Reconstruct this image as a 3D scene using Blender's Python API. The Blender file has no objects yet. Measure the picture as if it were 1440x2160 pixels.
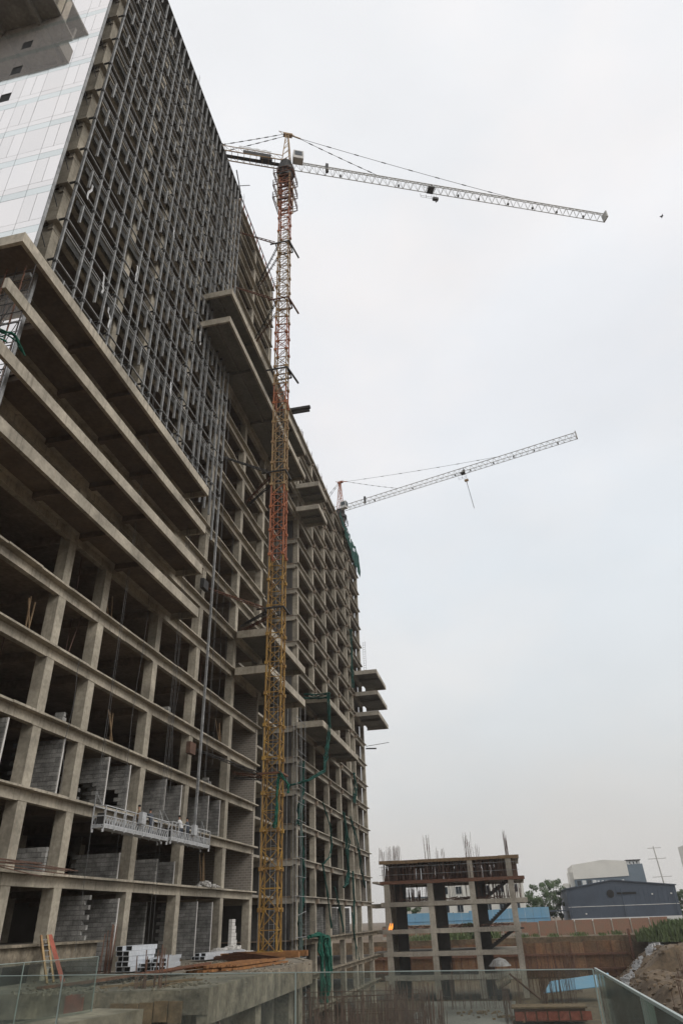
import bpy, math, random
from mathutils import Vector, Matrix
random.seed(7)
sc = bpy.context.scene
col = sc.collection
R = math.radians

# ---------------------------------------------------------------- camera
PITCH, ROLL, YAW, FPX = 0.541872, -0.034934, 0.195963, 1431.98
cp, sp, cy, sy = math.cos(PITCH), math.sin(PITCH), math.cos(YAW), math.sin(YAW)
fw = Vector((-sy*cp, cy*cp, sp)); rt = Vector((cy, sy, 0)); up = rt.cross(fw)
r2 = rt*math.cos(ROLL) + up*math.sin(ROLL); u2 = -rt*math.sin(ROLL) + up*math.cos(ROLL)
cam = bpy.data.objects.new('camera', bpy.data.cameras.new('camera')); col.objects.link(cam)
cam.matrix_world = Matrix(((r2.x, u2.x, -fw.x, 0), (r2.y, u2.y, -fw.y, 0), (r2.z, u2.z, -fw.z, 0), (0, 0, 0, 1)))
cam.data.sensor_fit = 'HORIZONTAL'; cam.data.sensor_width = 36; cam.data.lens = 36*FPX/1440
cam.data.clip_start = 0.05; cam.data.clip_end = 6000
sc.camera = cam

# ---------------------------------------------------------------- sky, sun, exposure
SUN_EL, SUN_AZ = R(40), R(112)          # azimuth measured from +Y towards +X
w = bpy.data.worlds.new('World'); sc.world = w; w.use_nodes = True
nt = w.node_tree; nt.nodes.clear()
N = lambda t, **k: _node(nt, t, **k)
def _node(tree, t, **k):
    n = tree.nodes.new(t)
    for a, b in k.items(): setattr(n, a, b)
    return n
out = N('ShaderNodeOutputWorld'); bg = N('ShaderNodeBackground')
sky = N('ShaderNodeTexSky', sky_type='NISHITA', sun_disc=False, sun_elevation=SUN_EL, sun_rotation=SUN_AZ, dust_density=6.0, air_density=1.4)
tc = N('ShaderNodeTexCoord'); sep = N('ShaderNodeSeparateXYZ')
nt.links.new(tc.outputs['Generated'], sep.inputs[0])
ramp = N('ShaderNodeValToRGB')         # overcast: brightest overhead, dim and grey at the horizon
cr = ramp.color_ramp; cr.elements[0].position = 0.0; cr.elements[0].color = (.68, .668, .65, 1)
cr.elements[1].position = 1.0; cr.elements[1].color = (.98, .985, .995, 1)
for pos, c in ((.07, (.715, .708, .695, 1)), (.22, (.785, .815, .835, 1)), (.42, (.84, .885, .925, 1)), (.62, (.90, .92, .955, 1))):
    e = cr.elements.new(pos); e.color = c
nt.links.new(sep.outputs[2], ramp.inputs[0])
noi = N('ShaderNodeTexNoise'); noi.inputs['Scale'].default_value = 2.3; noi.inputs['Detail'].default_value = 4; noi.inputs['Roughness'].default_value = .5
mp = N('ShaderNodeMapping'); mp.inputs['Scale'].default_value = (1, 1, 2.2)
nt.links.new(tc.outputs['Generated'], mp.inputs[0]); nt.links.new(mp.outputs[0], noi.inputs['Vector'])
mr = N('ShaderNodeMapRange'); mr.inputs[1].default_value = .3; mr.inputs[2].default_value = .7; mr.inputs[3].default_value = .94; mr.inputs[4].default_value = 1.05
nt.links.new(noi.outputs[0], mr.inputs[0])
noi2 = N('ShaderNodeTexNoise'); noi2.inputs['Scale'].default_value = 3.4; noi2.inputs['Detail'].default_value = 5; noi2.inputs['Roughness'].default_value = .55
mp2 = N('ShaderNodeMapping'); mp2.inputs['Scale'].default_value = (1, 1, 1.7); mp2.inputs['Location'].default_value = (4.1, 2.2, .7)
nt.links.new(tc.outputs['Generated'], mp2.inputs[0]); nt.links.new(mp2.outputs[0], noi2.inputs['Vector'])
mr2 = N('ShaderNodeMapRange'); mr2.inputs[1].default_value = .42; mr2.inputs[2].default_value = .68; mr2.inputs[4].default_value = .95; nt.links.new(noi2.outputs[0], mr2.inputs[0])
cl = N('ShaderNodeMix', data_type='RGBA', blend_type='MULTIPLY'); cl.inputs[7].default_value = (1.07, 1.03, 1.0, 1)      # thin paler cloud over the bluish layer
nt.links.new(mr2.outputs[0], cl.inputs[0]); nt.links.new(ramp.outputs[0], cl.inputs[6])
mul = N('ShaderNodeVectorMath', operation='SCALE'); nt.links.new(cl.outputs[2], mul.inputs[0]); nt.links.new(mr.outputs[0], mul.inputs['Scale'])
nsc = N('ShaderNodeVectorMath', operation='SCALE'); nsc.inputs['Scale'].default_value = .12; nt.links.new(sky.outputs[0], nsc.inputs[0])
mix = N('ShaderNodeMix', data_type='RGBA'); mix.inputs[0].default_value = .90
nt.links.new(nsc.outputs[0], mix.inputs[6]); nt.links.new(mul.outputs[0], mix.inputs[7])
nt.links.new(mix.outputs[2], bg.inputs[0]); bg.inputs[1].default_value = 1.0
nt.links.new(bg.outputs[0], out.inputs[0])
sun = bpy.data.objects.new('sun', bpy.data.lights.new('sun', 'SUN')); col.objects.link(sun)
sun.data.energy = 1.5; sun.data.angle = R(30); sun.data.color = (1, .965, .91)
sd = Vector((math.sin(SUN_AZ)*math.cos(SUN_EL), math.cos(SUN_AZ)*math.cos(SUN_EL), math.sin(SUN_EL)))
sun.rotation_euler = (-sd).to_track_quat('-Z', 'Y').to_euler()
sc.view_settings.view_transform = 'Standard'; sc.view_settings.look = 'None'
sc.view_settings.exposure = 0; sc.view_settings.gamma = 1; sc.view_settings.use_curve_mapping = False

# ---------------------------------------------------------------- helpers
class MB:
    def __init__(s): s.v = []; s.f = []
    def box(s, x0, x1, y0, y1, z0, z1):
        n = len(s.v); s.v += [(x0,y0,z0),(x1,y0,z0),(x1,y1,z0),(x0,y1,z0),(x0,y0,z1),(x1,y0,z1),(x1,y1,z1),(x0,y1,z1)]
        s.f += [(n,n+3,n+2,n+1),(n+4,n+5,n+6,n+7),(n,n+1,n+5,n+4),(n+1,n+2,n+6,n+5),(n+2,n+3,n+7,n+6),(n+3,n,n+4,n+7)]; return s
    def bar(s, p, q, r, sides=4, r2=None):
        p = Vector(p); q = Vector(q); d = (q-p)
        if d.length < 1e-6: return s
        d.normalize(); a = Vector((0,0,1)) if abs(d.z) < .9 else Vector((1,0,0))
        u = d.cross(a).normalized(); vv = d.cross(u); r2 = r if r2 is None else r2; n = len(s.v)
        for k in range(sides):
            t = 2*math.pi*(k+.5)/sides; o = u*math.cos(t)+vv*math.sin(t); s.v.append(tuple(p+o*r)); s.v.append(tuple(q+o*r2))
        for k in range(sides):
            a0 = n+2*k; b0 = n+2*((k+1) % sides); s.f.append((a0, a0+1, b0+1, b0))
        s.f.append(tuple(n+2*k for k in range(sides))); s.f.append(tuple(n+2*k+1 for k in reversed(range(sides)))); return s
    def path(s, pts, r, sides=4):
        for a, b in zip(pts[:-1], pts[1:]): s.bar(a, b, r, sides)
        return s
    def prism(s, poly, z0, z1):
        n = len(s.v); m = len(poly)
        s.v += [(x, y, z0) for x, y in poly]+[(x, y, z1) for x, y in poly]
        s.f += [tuple(range(n+m-1, n-1, -1)), tuple(range(n+m, n+2*m))]+[(n+i, n+(i+1) % m, n+m+(i+1) % m, n+m+i) for i in range(m)]; return s
    def quad(s, a, b, c, d):
        n = len(s.v); s.v += [tuple(a), tuple(b), tuple(c), tuple(d)]; s.f.append((n, n+1, n+2, n+3)); return s
    def mesh(s, name, m, off=(0,0,0), smooth=False):
        me = bpy.data.meshes.new(name)
        me.from_pydata([(x-off[0], y-off[1], z-off[2]) for x, y, z in s.v], [], s.f)
        for mm in (m if isinstance(m, (list, tuple)) else [m]): me.materials.append(mm)
        if smooth: me.polygons.foreach_set('use_smooth', [True]*len(me.polygons))
        me.update(); return me
    def build(s, name, m, parent=None, kind=None, label=None, smooth=False):
        off = rootloc(parent) if parent else (0,0,0)
        return link(name, s.mesh(name, m, off, smooth), parent, kind, label)
def rootloc(o):
    v = Vector((0, 0, 0))
    while o: v += o.location; o = o.parent
    return tuple(v)
def link(name, me, parent=None, kind=None, label=None, loc=None, rot=None):
    o = bpy.data.objects.new(name, me); col.objects.link(o)
    if parent:
        o.parent = parent
    if loc is not None:
        rl = rootloc(parent) if parent else (0,0,0); o.location = (loc[0]-rl[0], loc[1]-rl[1], loc[2]-rl[2])
    if rot is not None: o.rotation_euler = rot
    if kind: o['kind'] = kind
    if label: o['label'] = label
    return o
def tag(o, label, cat, group=None):
    o['label'] = label; o['category'] = cat
    if group: o['group'] = group
    return o
def thing(name, label, cat, loc, group=None):
    o = bpy.data.objects.new(name, None); col.objects.link(o); o.location = loc; o.empty_display_size = .3
    return tag(o, label, cat, group)
def single(name, mb, m, label, cat, group=None, smooth=False):      # a thing that is one mesh, origin at its base
    xs = [v[0] for v in mb.v]; ys = [v[1] for v in mb.v]; zs = [v[2] for v in mb.v]
    b = ((min(xs)+max(xs))/2, (min(ys)+max(ys))/2, min(zs))
    o = link(name, mb.mesh(name, m, b, smooth)); o.location = b; return tag(o, label, cat, group)

# ---------------------------------------------------------------- materials
def mat(name, base, rough=.85, var=.25, scale=.6, base2=None, metal=0, streak=0, streak_col=None, bump=.0, fine=12, spec=.3, lines=0, line_scale=2.0, rnd=0):
    m = bpy.data.materials.new(name); m.use_nodes = True; t = m.node_tree; b = t.nodes['Principled BSDF']
    L = t.links.new; nn = lambda ty, **k: _node(t, ty, **k)
    b.inputs['Roughness'].default_value = rough; b.inputs['Metallic'].default_value = metal; b.inputs['Specular IOR Level'].default_value = spec
    geo = nn('ShaderNodeNewGeometry')
    n1 = nn('ShaderNodeTexNoise'); n1.inputs['Scale'].default_value = scale; n1.inputs['Detail'].default_value = 6; n1.inputs['Roughness'].default_value = .62; L(geo.outputs['Position'], n1.inputs['Vector'])
    r = nn('ShaderNodeMapRange'); r.inputs[1].default_value = .32; r.inputs[2].default_value = .68; L(n1.outputs[0], r.inputs[0])
    b2 = base2 or tuple(c*(1-var*1.6) for c in base)
    mx = nn('ShaderNodeMix', data_type='RGBA'); mx.inputs[6].default_value = (*b2, 1); mx.inputs[7].default_value = (*base, 1); L(r.outputs[0], mx.inputs[0])
    last = mx.outputs[2]
    if streak:
        mpp = nn('ShaderNodeMapping'); mpp.inputs['Scale'].default_value = (3.2, 3.2, .16); L(geo.outputs['Position'], mpp.inputs[0])
        n2 = nn('ShaderNodeTexNoise'); n2.inputs['Scale'].default_value = 1.0; n2.inputs['Detail'].default_value = 5; n2.inputs['Roughness'].default_value = .65; L(mpp.outputs[0], n2.inputs['Vector'])
        r2_ = nn('ShaderNodeMapRange'); r2_.inputs[1].default_value = .52; r2_.inputs[2].default_value = .74; r2_.inputs[3].default_value = 0; r2_.inputs[4].default_value = streak; L(n2.outputs[0], r2_.inputs[0])
        m2 = nn('ShaderNodeMix', data_type='RGBA'); m2.inputs[7].default_value = (*(streak_col or tuple(c*.35 for c in base)), 1); L(last, m2.inputs[6]); L(r2_.outputs[0], m2.inputs[0]); last = m2.outputs[2]
    if lines:
        wv = nn('ShaderNodeTexWave', wave_type='BANDS', bands_direction='Z'); wv.inputs['Scale'].default_value = line_scale; wv.inputs['Distortion'].default_value = .6; wv.inputs['Detail'].default_value = 2; L(geo.outputs['Position'], wv.inputs['Vector'])
        r3 = nn('ShaderNodeMapRange'); r3.inputs[1].default_value = .0; r3.inputs[2].default_value = .12; r3.inputs[3].default_value = lines; r3.inputs[4].default_value = 0; L(wv.outputs[0], r3.inputs[0])
        m3 = nn('ShaderNodeMix', data_type='RGBA'); m3.inputs[7].default_value = (*tuple(c*.3 for c in base), 1); L(last, m3.inputs[6]); L(r3.outputs[0], m3.inputs[0]); last = m3.outputs[2]
    if streak and bump:
        mq = nn('ShaderNodeMapping'); mq.inputs['Scale'].default_value = (1.7, 1.7, .11); mq.inputs['Location'].default_value = (13, 7, 3); L(geo.outputs['Position'], mq.inputs[0])
        nq = nn('ShaderNodeTexNoise'); nq.inputs['Scale'].default_value = 1.6; nq.inputs['Detail'].default_value = 6; nq.inputs['Roughness'].default_value = .7; L(mq.outputs[0], nq.inputs['Vector'])
        rq = nn('ShaderNodeMapRange'); rq.inputs[1].default_value = .6; rq.inputs[2].default_value = .8; rq.inputs[4].default_value = .55; L(nq.outputs[0], rq.inputs[0])
        mr_ = nn('ShaderNodeMix', data_type='RGBA'); mr_.inputs[7].default_value = (.20, .115, .06, 1); L(last, mr_.inputs[6]); L(rq.outputs[0], mr_.inputs[0]); last = mr_.outputs[2]
        npz = nn('ShaderNodeTexNoise'); npz.inputs['Scale'].default_value = .17; npz.inputs['Detail'].default_value = 3; L(geo.outputs['Position'], npz.inputs['Vector'])
        rp_ = nn('ShaderNodeMapRange'); rp_.inputs[1].default_value = .35; rp_.inputs[2].default_value = .65; rp_.inputs[3].default_value = .8; rp_.inputs[4].default_value = 1.12; L(npz.outputs[0], rp_.inputs[0])
        vs = nn('ShaderNodeVectorMath', operation='SCALE'); L(last, vs.inputs[0]); L(rp_.outputs[0], vs.inputs['Scale']); last = vs.outputs[0]
    n3 = nn('ShaderNodeTexNoise'); n3.inputs['Scale'].default_value = fine; n3.inputs['Detail'].default_value = 4; L(geo.outputs['Position'], n3.inputs['Vector'])
    r4 = nn('ShaderNodeMapRange'); r4.inputs[1].default_value = .3; r4.inputs[2].default_value = .7; r4.inputs[3].default_value = 1-var*.6; r4.inputs[4].default_value = 1+var*.35; L(n3.outputs[0], r4.inputs[0])
    if rnd:
        oi = nn('ShaderNodeObjectInfo'); r5 = nn('ShaderNodeMapRange'); r5.inputs[3].default_value = 1-rnd; r5.inputs[4].default_value = 1+rnd; L(oi.outputs['Random'], r5.inputs[0])
        ml = nn('ShaderNodeMath', operation='MULTIPLY'); L(r4.outputs[0], ml.inputs[0]); L(r5.outputs[0], ml.inputs[1]); fac = ml.outputs[0]
    else: fac = r4.outputs[0]
    vm = nn('ShaderNodeVectorMath', operation='SCALE'); L(last, vm.inputs[0]); L(fac, vm.inputs['Scale']); L(vm.outputs[0], b.inputs['Base Color'])
    if bump:
        bp = nn('ShaderNodeBump'); bp.inputs['Strength'].default_value = bump; bp.inputs['Distance'].default_value = .04; L(n3.outputs[0], bp.inputs['Height']); L(bp.outputs[0], b.inputs['Normal'])
    return m
M = {}
M['conc'] = mat('concrete', (.49, .44, .355), var=.3, scale=.5, streak=.75, streak_col=(.13, .115, .095), bump=.25, fine=5)
M['conc_col'] = mat('column_concrete', (.46, .415, .335), var=.3, scale=.6, streak=.6, streak_col=(.17, .15, .12), bump=.25, fine=5, lines=.14, line_scale=.21, rnd=.07)
M['conc_far'] = mat('weathered_concrete', (.44, .40, .335), var=.28, scale=.3, streak=.5, streak_col=(.14, .12, .10), bump=.2, fine=4)
M['conc_soff'] = mat('stained_and_shaded_concrete', (.17, .132, .10), var=.35, scale=.45, base2=(.10, .074, .055), bump=.3, fine=4)  # formwork stain, darkened further to paint the shade of the upper floors
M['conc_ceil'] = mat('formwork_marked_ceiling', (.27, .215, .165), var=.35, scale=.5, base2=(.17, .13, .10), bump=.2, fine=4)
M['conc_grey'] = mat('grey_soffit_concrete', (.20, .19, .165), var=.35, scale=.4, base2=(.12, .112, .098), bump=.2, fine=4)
M['conc_in'] = mat('dusty_shade_dark_concrete', (.135, .118, .098), var=.3, scale=.4, bump=.2, fine=4)  # dusty floors, colour darkened so the open bays look deep in shade
M['conc_rough'] = mat('rough_concrete', (.36, .31, .235), var=.45, scale=1.1, streak=.85, streak_col=(.16, .13, .09), bump=.6, fine=7)
M['conc_deck'] = mat('dusty_deck_concrete', (.30, .265, .21), var=.4, scale=.35, bump=.5, fine=6)
M['conc_wet'] = mat('wet_slab_concrete', (.30, .285, .25), rough=.45, var=.4, scale=.12, bump=.2, fine=3)
M['block'] = mat('aerated_block', (.31, .305, .29), var=.35, scale=1.4, bump=.3, fine=10, rnd=.2)
M['mortar_and_shade'] = mat('mortar_and_shade', (.085, .08, .075), var=.2, bump=.3)  # doubles as painted deep shade on the shear walls
M['plaster'] = mat('white_plaster', (.62, .60, .57), var=.15)
M['galv'] = mat('galvanised_steel', (.345, .35, .35), rough=.6, var=.35, scale=1.5, metal=.25, spec=.5)
M['dark_steel'] = mat('dark_steel', (.055, .052, .05), rough=.6, var=.3)
M['rust'] = mat('rusty_steel', (.19, .085, .05), rough=.8, var=.4, scale=3, base2=(.09, .05, .035))
M['rebar'] = mat('rusty_rebar', (.15, .085, .06), rough=.85, var=.4, scale=2, base2=(.08, .05, .04))
M['beamrust'] = mat('orange_rust_steel', (.33, .155, .055), rough=.75, var=.4, scale=2, base2=(.16, .08, .04))
M['yellow'] = mat('worn_yellow_paint', (.42, .255, .055), rough=.6, var=.35, scale=1.6, base2=(.17, .092, .042))
M['tan'] = mat('faded_yellow_paint', (.38, .27, .13), rough=.6, var=.3, scale=1.8, base2=(.25, .145, .075))
M['orange'] = mat('faded_orange_paint', (.44, .15, .06), rough=.6, var=.3, scale=1.6, base2=(.27, .10, .055))
M['jib'] = mat('pale_jib_paint', (.50, .49, .46), rough=.6, var=.2)
M['cabwhite'] = mat('cab_paint', (.62, .60, .57), rough=.5, var=.15)
M['gond'] = mat('gondola_paint', (.46, .47, .48), rough=.5, var=.2, scale=3)
M['net'] = mat('green_net', (.016, .125, .085), rough=.9, var=.35, scale=4)
M['netdark'] = mat('old_green_net', (.012, .075, .06), rough=.9, var=.35, scale=4)
M['brick'] = mat('red_brick', (.30, .155, .105), var=.3, scale=.5, base2=(.24, .17, .12), bump=.4, fine=6)
M['lag'] = mat('timber_lagging', (.25, .125, .06), var=.45, scale=.3, base2=(.17, .115, .07), lines=.55, line_scale=1.1, bump=.5, fine=3, streak=.8, streak_col=(.07, .036, .022), rnd=.3)
M['soil'] = mat('bare_soil', (.17, .12, .072), var=.45, scale=.5, base2=(.09, .066, .042), bump=.8, fine=2)
M['navy'] = mat('navy_cladding', (.078, .10, .135), rough=.55, var=.15, scale=.2, streak=.3, streak_col=(.05, .055, .065))
M['greyclad'] = mat('blue_grey_cladding', (.17, .21, .245), rough=.5, var=.12, scale=.2)
M['cream'] = mat('cream_cladding', (.76, .73, .66), rough=.7, var=.1, scale=.2)
M['white'] = mat('white_paint', (.72, .72, .70), rough=.6, var=.12)
M['bluesheet'] = mat('blue_sheet', (.16, .36, .54), rough=.6, var=.25, scale=.4, base2=(.22, .38, .50))
M['winglass'] = mat('dark_window_glass', (.03, .04, .05), rough=.12, var=.1, spec=.6)
M['alu'] = mat('milled_aluminium', (.66, .69, .73), rough=.38, var=.12, scale=3, metal=.35)
M['black'] = mat('black_shadow_gap_rubber', (.02, .02, .02), rough=.8, var=.1)
M['wood'] = mat('site_timber', (.26, .175, .10), var=.35, scale=2)
M['red'] = mat('faded_red_paint', (.40, .115, .075), rough=.65, var=.3, scale=2)
M['leaf'] = mat('foliage', (.075, .115, .045), rough=.7, var=.45, scale=1.2, base2=(.045, .075, .03))
M['grass'] = mat('weeds', (.16, .20, .085), rough=.8, var=.4, scale=1.5, base2=(.08, .12, .04))
M['bark'] = mat('bark', (.12, .09, .06), var=.3)
M['canopy'] = mat('grimy_umbrella_cloth', (.30, .30, .29), var=.3, scale=1)
M['bag'] = mat('white_sandbag', (.60, .60, .60), var=.3, scale=4)
M['skin'] = mat('skin', (.28, .16, .11), var=.1)
M['shirtp'] = mat('pale_shirt', (.50, .50, .50), var=.15)
M['shirtd'] = mat('dark_shirt', (.07, .08, .10), var=.15)
M['plastic'] = mat('plastic_wrap', (.68, .69, .70), rough=.3, var=.2)
M['cable'] = mat('steel_cable', (.10, .10, .10), rough=.6, var=.1)

def mirror_glass(name, c, rough=.02, dif=(.42, .42, .42), fac=.3):     # coated glass: mirror over a pale ceramic back coat
    m = bpy.data.materials.new(name); m.use_nodes = True; t = m.node_tree; t.nodes.remove(t.nodes['Principled BSDF'])
    o = t.nodes['Material Output']; g = _node(t, 'ShaderNodeBsdfGlossy'); g.inputs['Roughness'].default_value = rough
    d = _node(t, 'ShaderNodeBsdfDiffuse'); d.inputs[0].default_value = (*dif, 1)
    oi = _node(t, 'ShaderNodeObjectInfo'); mrr = _node(t, 'ShaderNodeMapRange'); mrr.inputs[3].default_value = .95; mrr.inputs[4].default_value = 1.05
    vm = _node(t, 'ShaderNodeVectorMath', operation='SCALE'); vm.inputs[0].default_value = c; t.links.new(oi.outputs['Random'], mrr.inputs[0]); t.links.new(mrr.outputs[0], vm.inputs['Scale']); t.links.new(vm.outputs[0], g.inputs[0])
    mx = _node(t, 'ShaderNodeMixShader'); mx.inputs[0].default_value = fac; t.links.new(g.outputs[0], mx.inputs[1]); t.links.new(d.outputs[0], mx.inputs[2]); t.links.new(mx.outputs[0], o.inputs[0])
    return m
M['mirror'] = mirror_glass('coated_glass', (1.0, .975, .965), dif=(.62, .60, .585), fac=.27)
M['mirror2'] = mirror_glass('coated_spandrel_glass', (.88, .92, .915), .05, dif=(.48, .52, .51), fac=.27)
def clear_glass(name, tint):
    m = bpy.data.materials.new(name); m.use_nodes = True; t = m.node_tree; t.nodes.remove(t.nodes['Principled BSDF'])
    o = t.nodes['Material Output']; tr = _node(t, 'ShaderNodeBsdfTransparent'); tr.inputs[0].default_value = (*tint, 1)
    gl = _node(t, 'ShaderNodeBsdfGlossy'); gl.inputs['Roughness'].default_value = .03; gl.inputs[0].default_value = (.9, .95, .93, 1)
    df = _node(t, 'ShaderNodeBsdfDiffuse'); df.inputs[0].default_value = (.42, .47, .46, 1)
    fr = _node(t, 'ShaderNodeFresnel'); fr.inputs[0].default_value = 1.27
    ms = _node(t, 'ShaderNodeMixShader'); t.links.new(fr.outputs[0], ms.inputs[0]); t.links.new(tr.outputs[0], ms.inputs[1]); t.links.new(gl.outputs[0], ms.inputs[2])
    geo = _node(t, 'ShaderNodeNewGeometry'); n = _node(t, 'ShaderNodeTexNoise'); n.inputs['Scale'].default_value = 90; n.inputs['Detail'].default_value = 2; t.links.new(geo.outputs['Position'], n.inputs['Vector'])
    n2 = _node(t, 'ShaderNodeTexNoise'); n2.inputs['Scale'].default_value = 1.6; n2.inputs['Detail'].default_value = 5; t.links.new(geo.outputs['Position'], n2.inputs['Vector'])
    r1 = _node(t, 'ShaderNodeMapRange'); r1.inputs[1].default_value = .69; r1.inputs[2].default_value = .78; r1.inputs[4].default_value = .13; t.links.new(n.outputs[0], r1.inputs[0])
    r2 = _node(t, 'ShaderNodeMapRange'); r2.inputs[1].default_value = .3; r2.inputs[2].default_value = .75; r2.inputs[3].default_value = .01; r2.inputs[4].default_value = .075; t.links.new(n2.outputs[0], r2.inputs[0])
    ad = _node(t, 'ShaderNodeMath', operation='ADD'); t.links.new(r1.outputs[0], ad.inputs[0]); t.links.new(r2.outputs[0], ad.inputs[1])
    m2 = _node(t, 'ShaderNodeMixShader'); t.links.new(ad.outputs[0], m2.inputs[0]); t.links.new(ms.outputs[0], m2.inputs[1]); t.links.new(df.outputs[0], m2.inputs[2]); t.links.new(m2.outputs[0], o.inputs[0])
    return m
M['rail_glass'] = clear_glass('dusty_rail_glass', (.85, .88, .865))
def emis(name, c, s):
    m = bpy.data.materials.new(name); m.use_nodes = True; b = m.node_tree.nodes['Principled BSDF']
    b.inputs['Base Color'].default_value = (*c, 1); b.inputs['Emission Color'].default_value = (*c, 1); b.inputs['Emission Strength'].default_value = s; return m
M['flame'] = emis('flame', (1, .33, .05), 1.1)

def LV(k): return 2.66+3.89*k if k <= 9 else 37.67+4.152*(k-9)
FX = -24.0            # face of the slab edges

# ================================================================ ground, pit and terrain
def sheet(name, poly, z, m, kind='structure'):
    mb = MB(); mb.prism(poly, z-.3, z); return mb.build(name, m, None, kind)
PIT = -12.0
sheet('pit_floor', [(-70, 8), (75, 8), (75, 186), (-70, 186)], PIT-.25, M['soil'])
sheet('pit_slab', [(-16, 70), (-2.5, 70), (-1.5, 138), (-16, 139)], PIT, M['conc_wet'])
mb = MB()                                                    # land behind the retaining wall, out to the horizon
for (x0, x1, y0, y1) in ((-1200, 1200, 186, 1200), (75, 1200, -600, 186), (-1200, -70, -600, 186), (-70, 75, -600, 8)):
    mb.box(x0, x1, y0, y1, -20, -4.6 if y0 == 186 else -4.4)
mb.build('ground', M['soil'], None, 'structure')
# podium deck the crane stands on
dk = thing('podium_deck', '', '', (-19, 45, PIT)); del dk['label']; del dk['category']; dk['kind'] = 'structure'
poly = [(-24.2, 30.2), (-12.5, 31.6), (-13.25, 51.4), (-16.4, 58.4), (-24.2, 58.6)]
MB().prism(poly, -2.5, -2.2).build('deck_slab', M['conc_deck'], dk)
def edge_wall(p, q, z0, z1, th, m, par, name):
    p = Vector((*p, 0)); q = Vector((*q, 0)); d = (q-p).normalized(); n = Vector((d.y, -d.x, 0))*th
    b = MB(); b.prism([(p.x, p.y), (q.x, q.y), (q.x-n.x, q.y-n.y), (p.x-n.x, p.y-n.y)], z0, z1); return b.build(name, m, par)
edge_wall((-24.2, 30.15), (-12.45, 31.55), -3.05, -2.24, .5, M['conc_rough'], dk, 'edge_beam')
edge_wall((-12.42, 31.6), (-13.2, 51.4), -3.4, -2.17, .45, M['conc_rough'], dk, 'edge_beam')
edge_wall((-13.2, 51.45), (-16.4, 58.5), -3.4, -2.17, .45, M['conc_rough'], dk, 'edge_beam')
for x, y in ((-21.5, 31.4), (-16.6, 32.1), (-13.1, 33.2), (-13.5, 40), (-13.8, 47), (-15, 53.5), (-19, 42), (-19, 52)):
    MB().box(x-.45, x+.45, y-.45, y+.45, PIT, -2.52).build('deck_column', M['conc_rough'], dk)
MB().box(-15.6, -15.2, 36, 53, PIT, -2.52).build('basement_wall', M['conc_rough'], dk)
MB().box(-24.1, -23.7, 31, 58, PIT, -2.52).build('basement_wall', M['conc_far'], dk)
# formwork boards still hanging on the deck edge
for i, (x, z0, z1) in enumerate(((-17.9, -3.1, -2.26), (-16.1, -3.3, -2.6), (-15.5, -3.3, -2.62), (-14.9, -3.3, -2.6), (-14.3, -3.25, -2.56), (-13.7, -3.3, -2.58))):
    yy = 30.15+(x+24.2)*1.4/11.75
    MB().box(x-.28 if i else x-.4, x+.28 if i else x+.4, yy-.10, yy-.02, z0, z1).build('formwork_board', M['red'] if i == 0 else M['wood'], dk)

# ================================================================ main tower
TW = thing('main_tower', 'tall unfinished concrete tower with open floors and long cantilevered slabs on the left', 'tower', (-34, 48, PIT))
Y0, Y1, XB = 25.1, 72.0, -43.0
COLS_A = [25.95, 34.5, 39.1, 47.4, 55.2, 64.3, 72.05]           # far edge of each column along the facade
LEVELS_A = list(range(0, 22))
def lip_slab(y0, y1, z, xb, m, par, x1=FX, name='floor_slab'):
    mb = MB(); n = max(2, int((y1-y0)/3.0)); rr = random.Random(int(z*10)+int(y0))
    # slab lip cast in lifts, its edge a little uneven
    ys = [y0+(y1-y0)*i/n for i in range(n+1)]
    for a, b in zip(ys[:-1], ys[1:]):
        dx = rr.uniform(-.035, .035); mb.box(x1-.8, x1+dx, a, b, z-.115+rr.uniform(-.015, .015), z+rr.uniform(-.012, .012))
    s_ = MB().box(xb, x1-.802, y0, y1, z-.17, z-.04).build(name, M['conc_soff'] if (par.name == 'main_tower' and z > 36) else M['conc_ceil'], par)  # upper framed floors get the darker slab, shade put into the colour
    MB().box(xb, x1-.803, y0+.01, y1-.01, z-.039, z-.006).build('floor_screed', M['conc_in'], s_)  # floor layer that carries the shade-darkened interior colour
    return mb.build('slab_edge', m, par)
def edge_beam(y0, y1, z, m, par, x1=FX-.42, d=.66):
    mb = MB(); n = max(2, int((y1-y0)/4.1)); rr = random.Random(int(z*7)+int(y1))
    ys = [y0+(y1-y0)*i/n for i in range(n+1)]
    for a, b in zip(ys[:-1], ys[1:]): mb.box(x1-.38, x1+rr.uniform(-.02, .02), a, b, z-d+rr.uniform(-.02, .02), z-.135)
    return mb.build('edge_beam', m, par)
cb = MB().box(0, 18.0, -.2, .2, -.72, -.17).mesh('cross_beam', M['conc_ceil'])
for k in LEVELS_A:
    z = LV(k)
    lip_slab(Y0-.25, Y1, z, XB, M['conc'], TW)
    edge_beam(Y0, Y1-.1, z, M['conc'], TW)
    for y in COLS_A[1:-1]:
        link('cross_beam', cb, TW, loc=(XB+.1, y-.375, z))
        if k in (5, 6, 7, 8, 13, 14): pass
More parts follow.
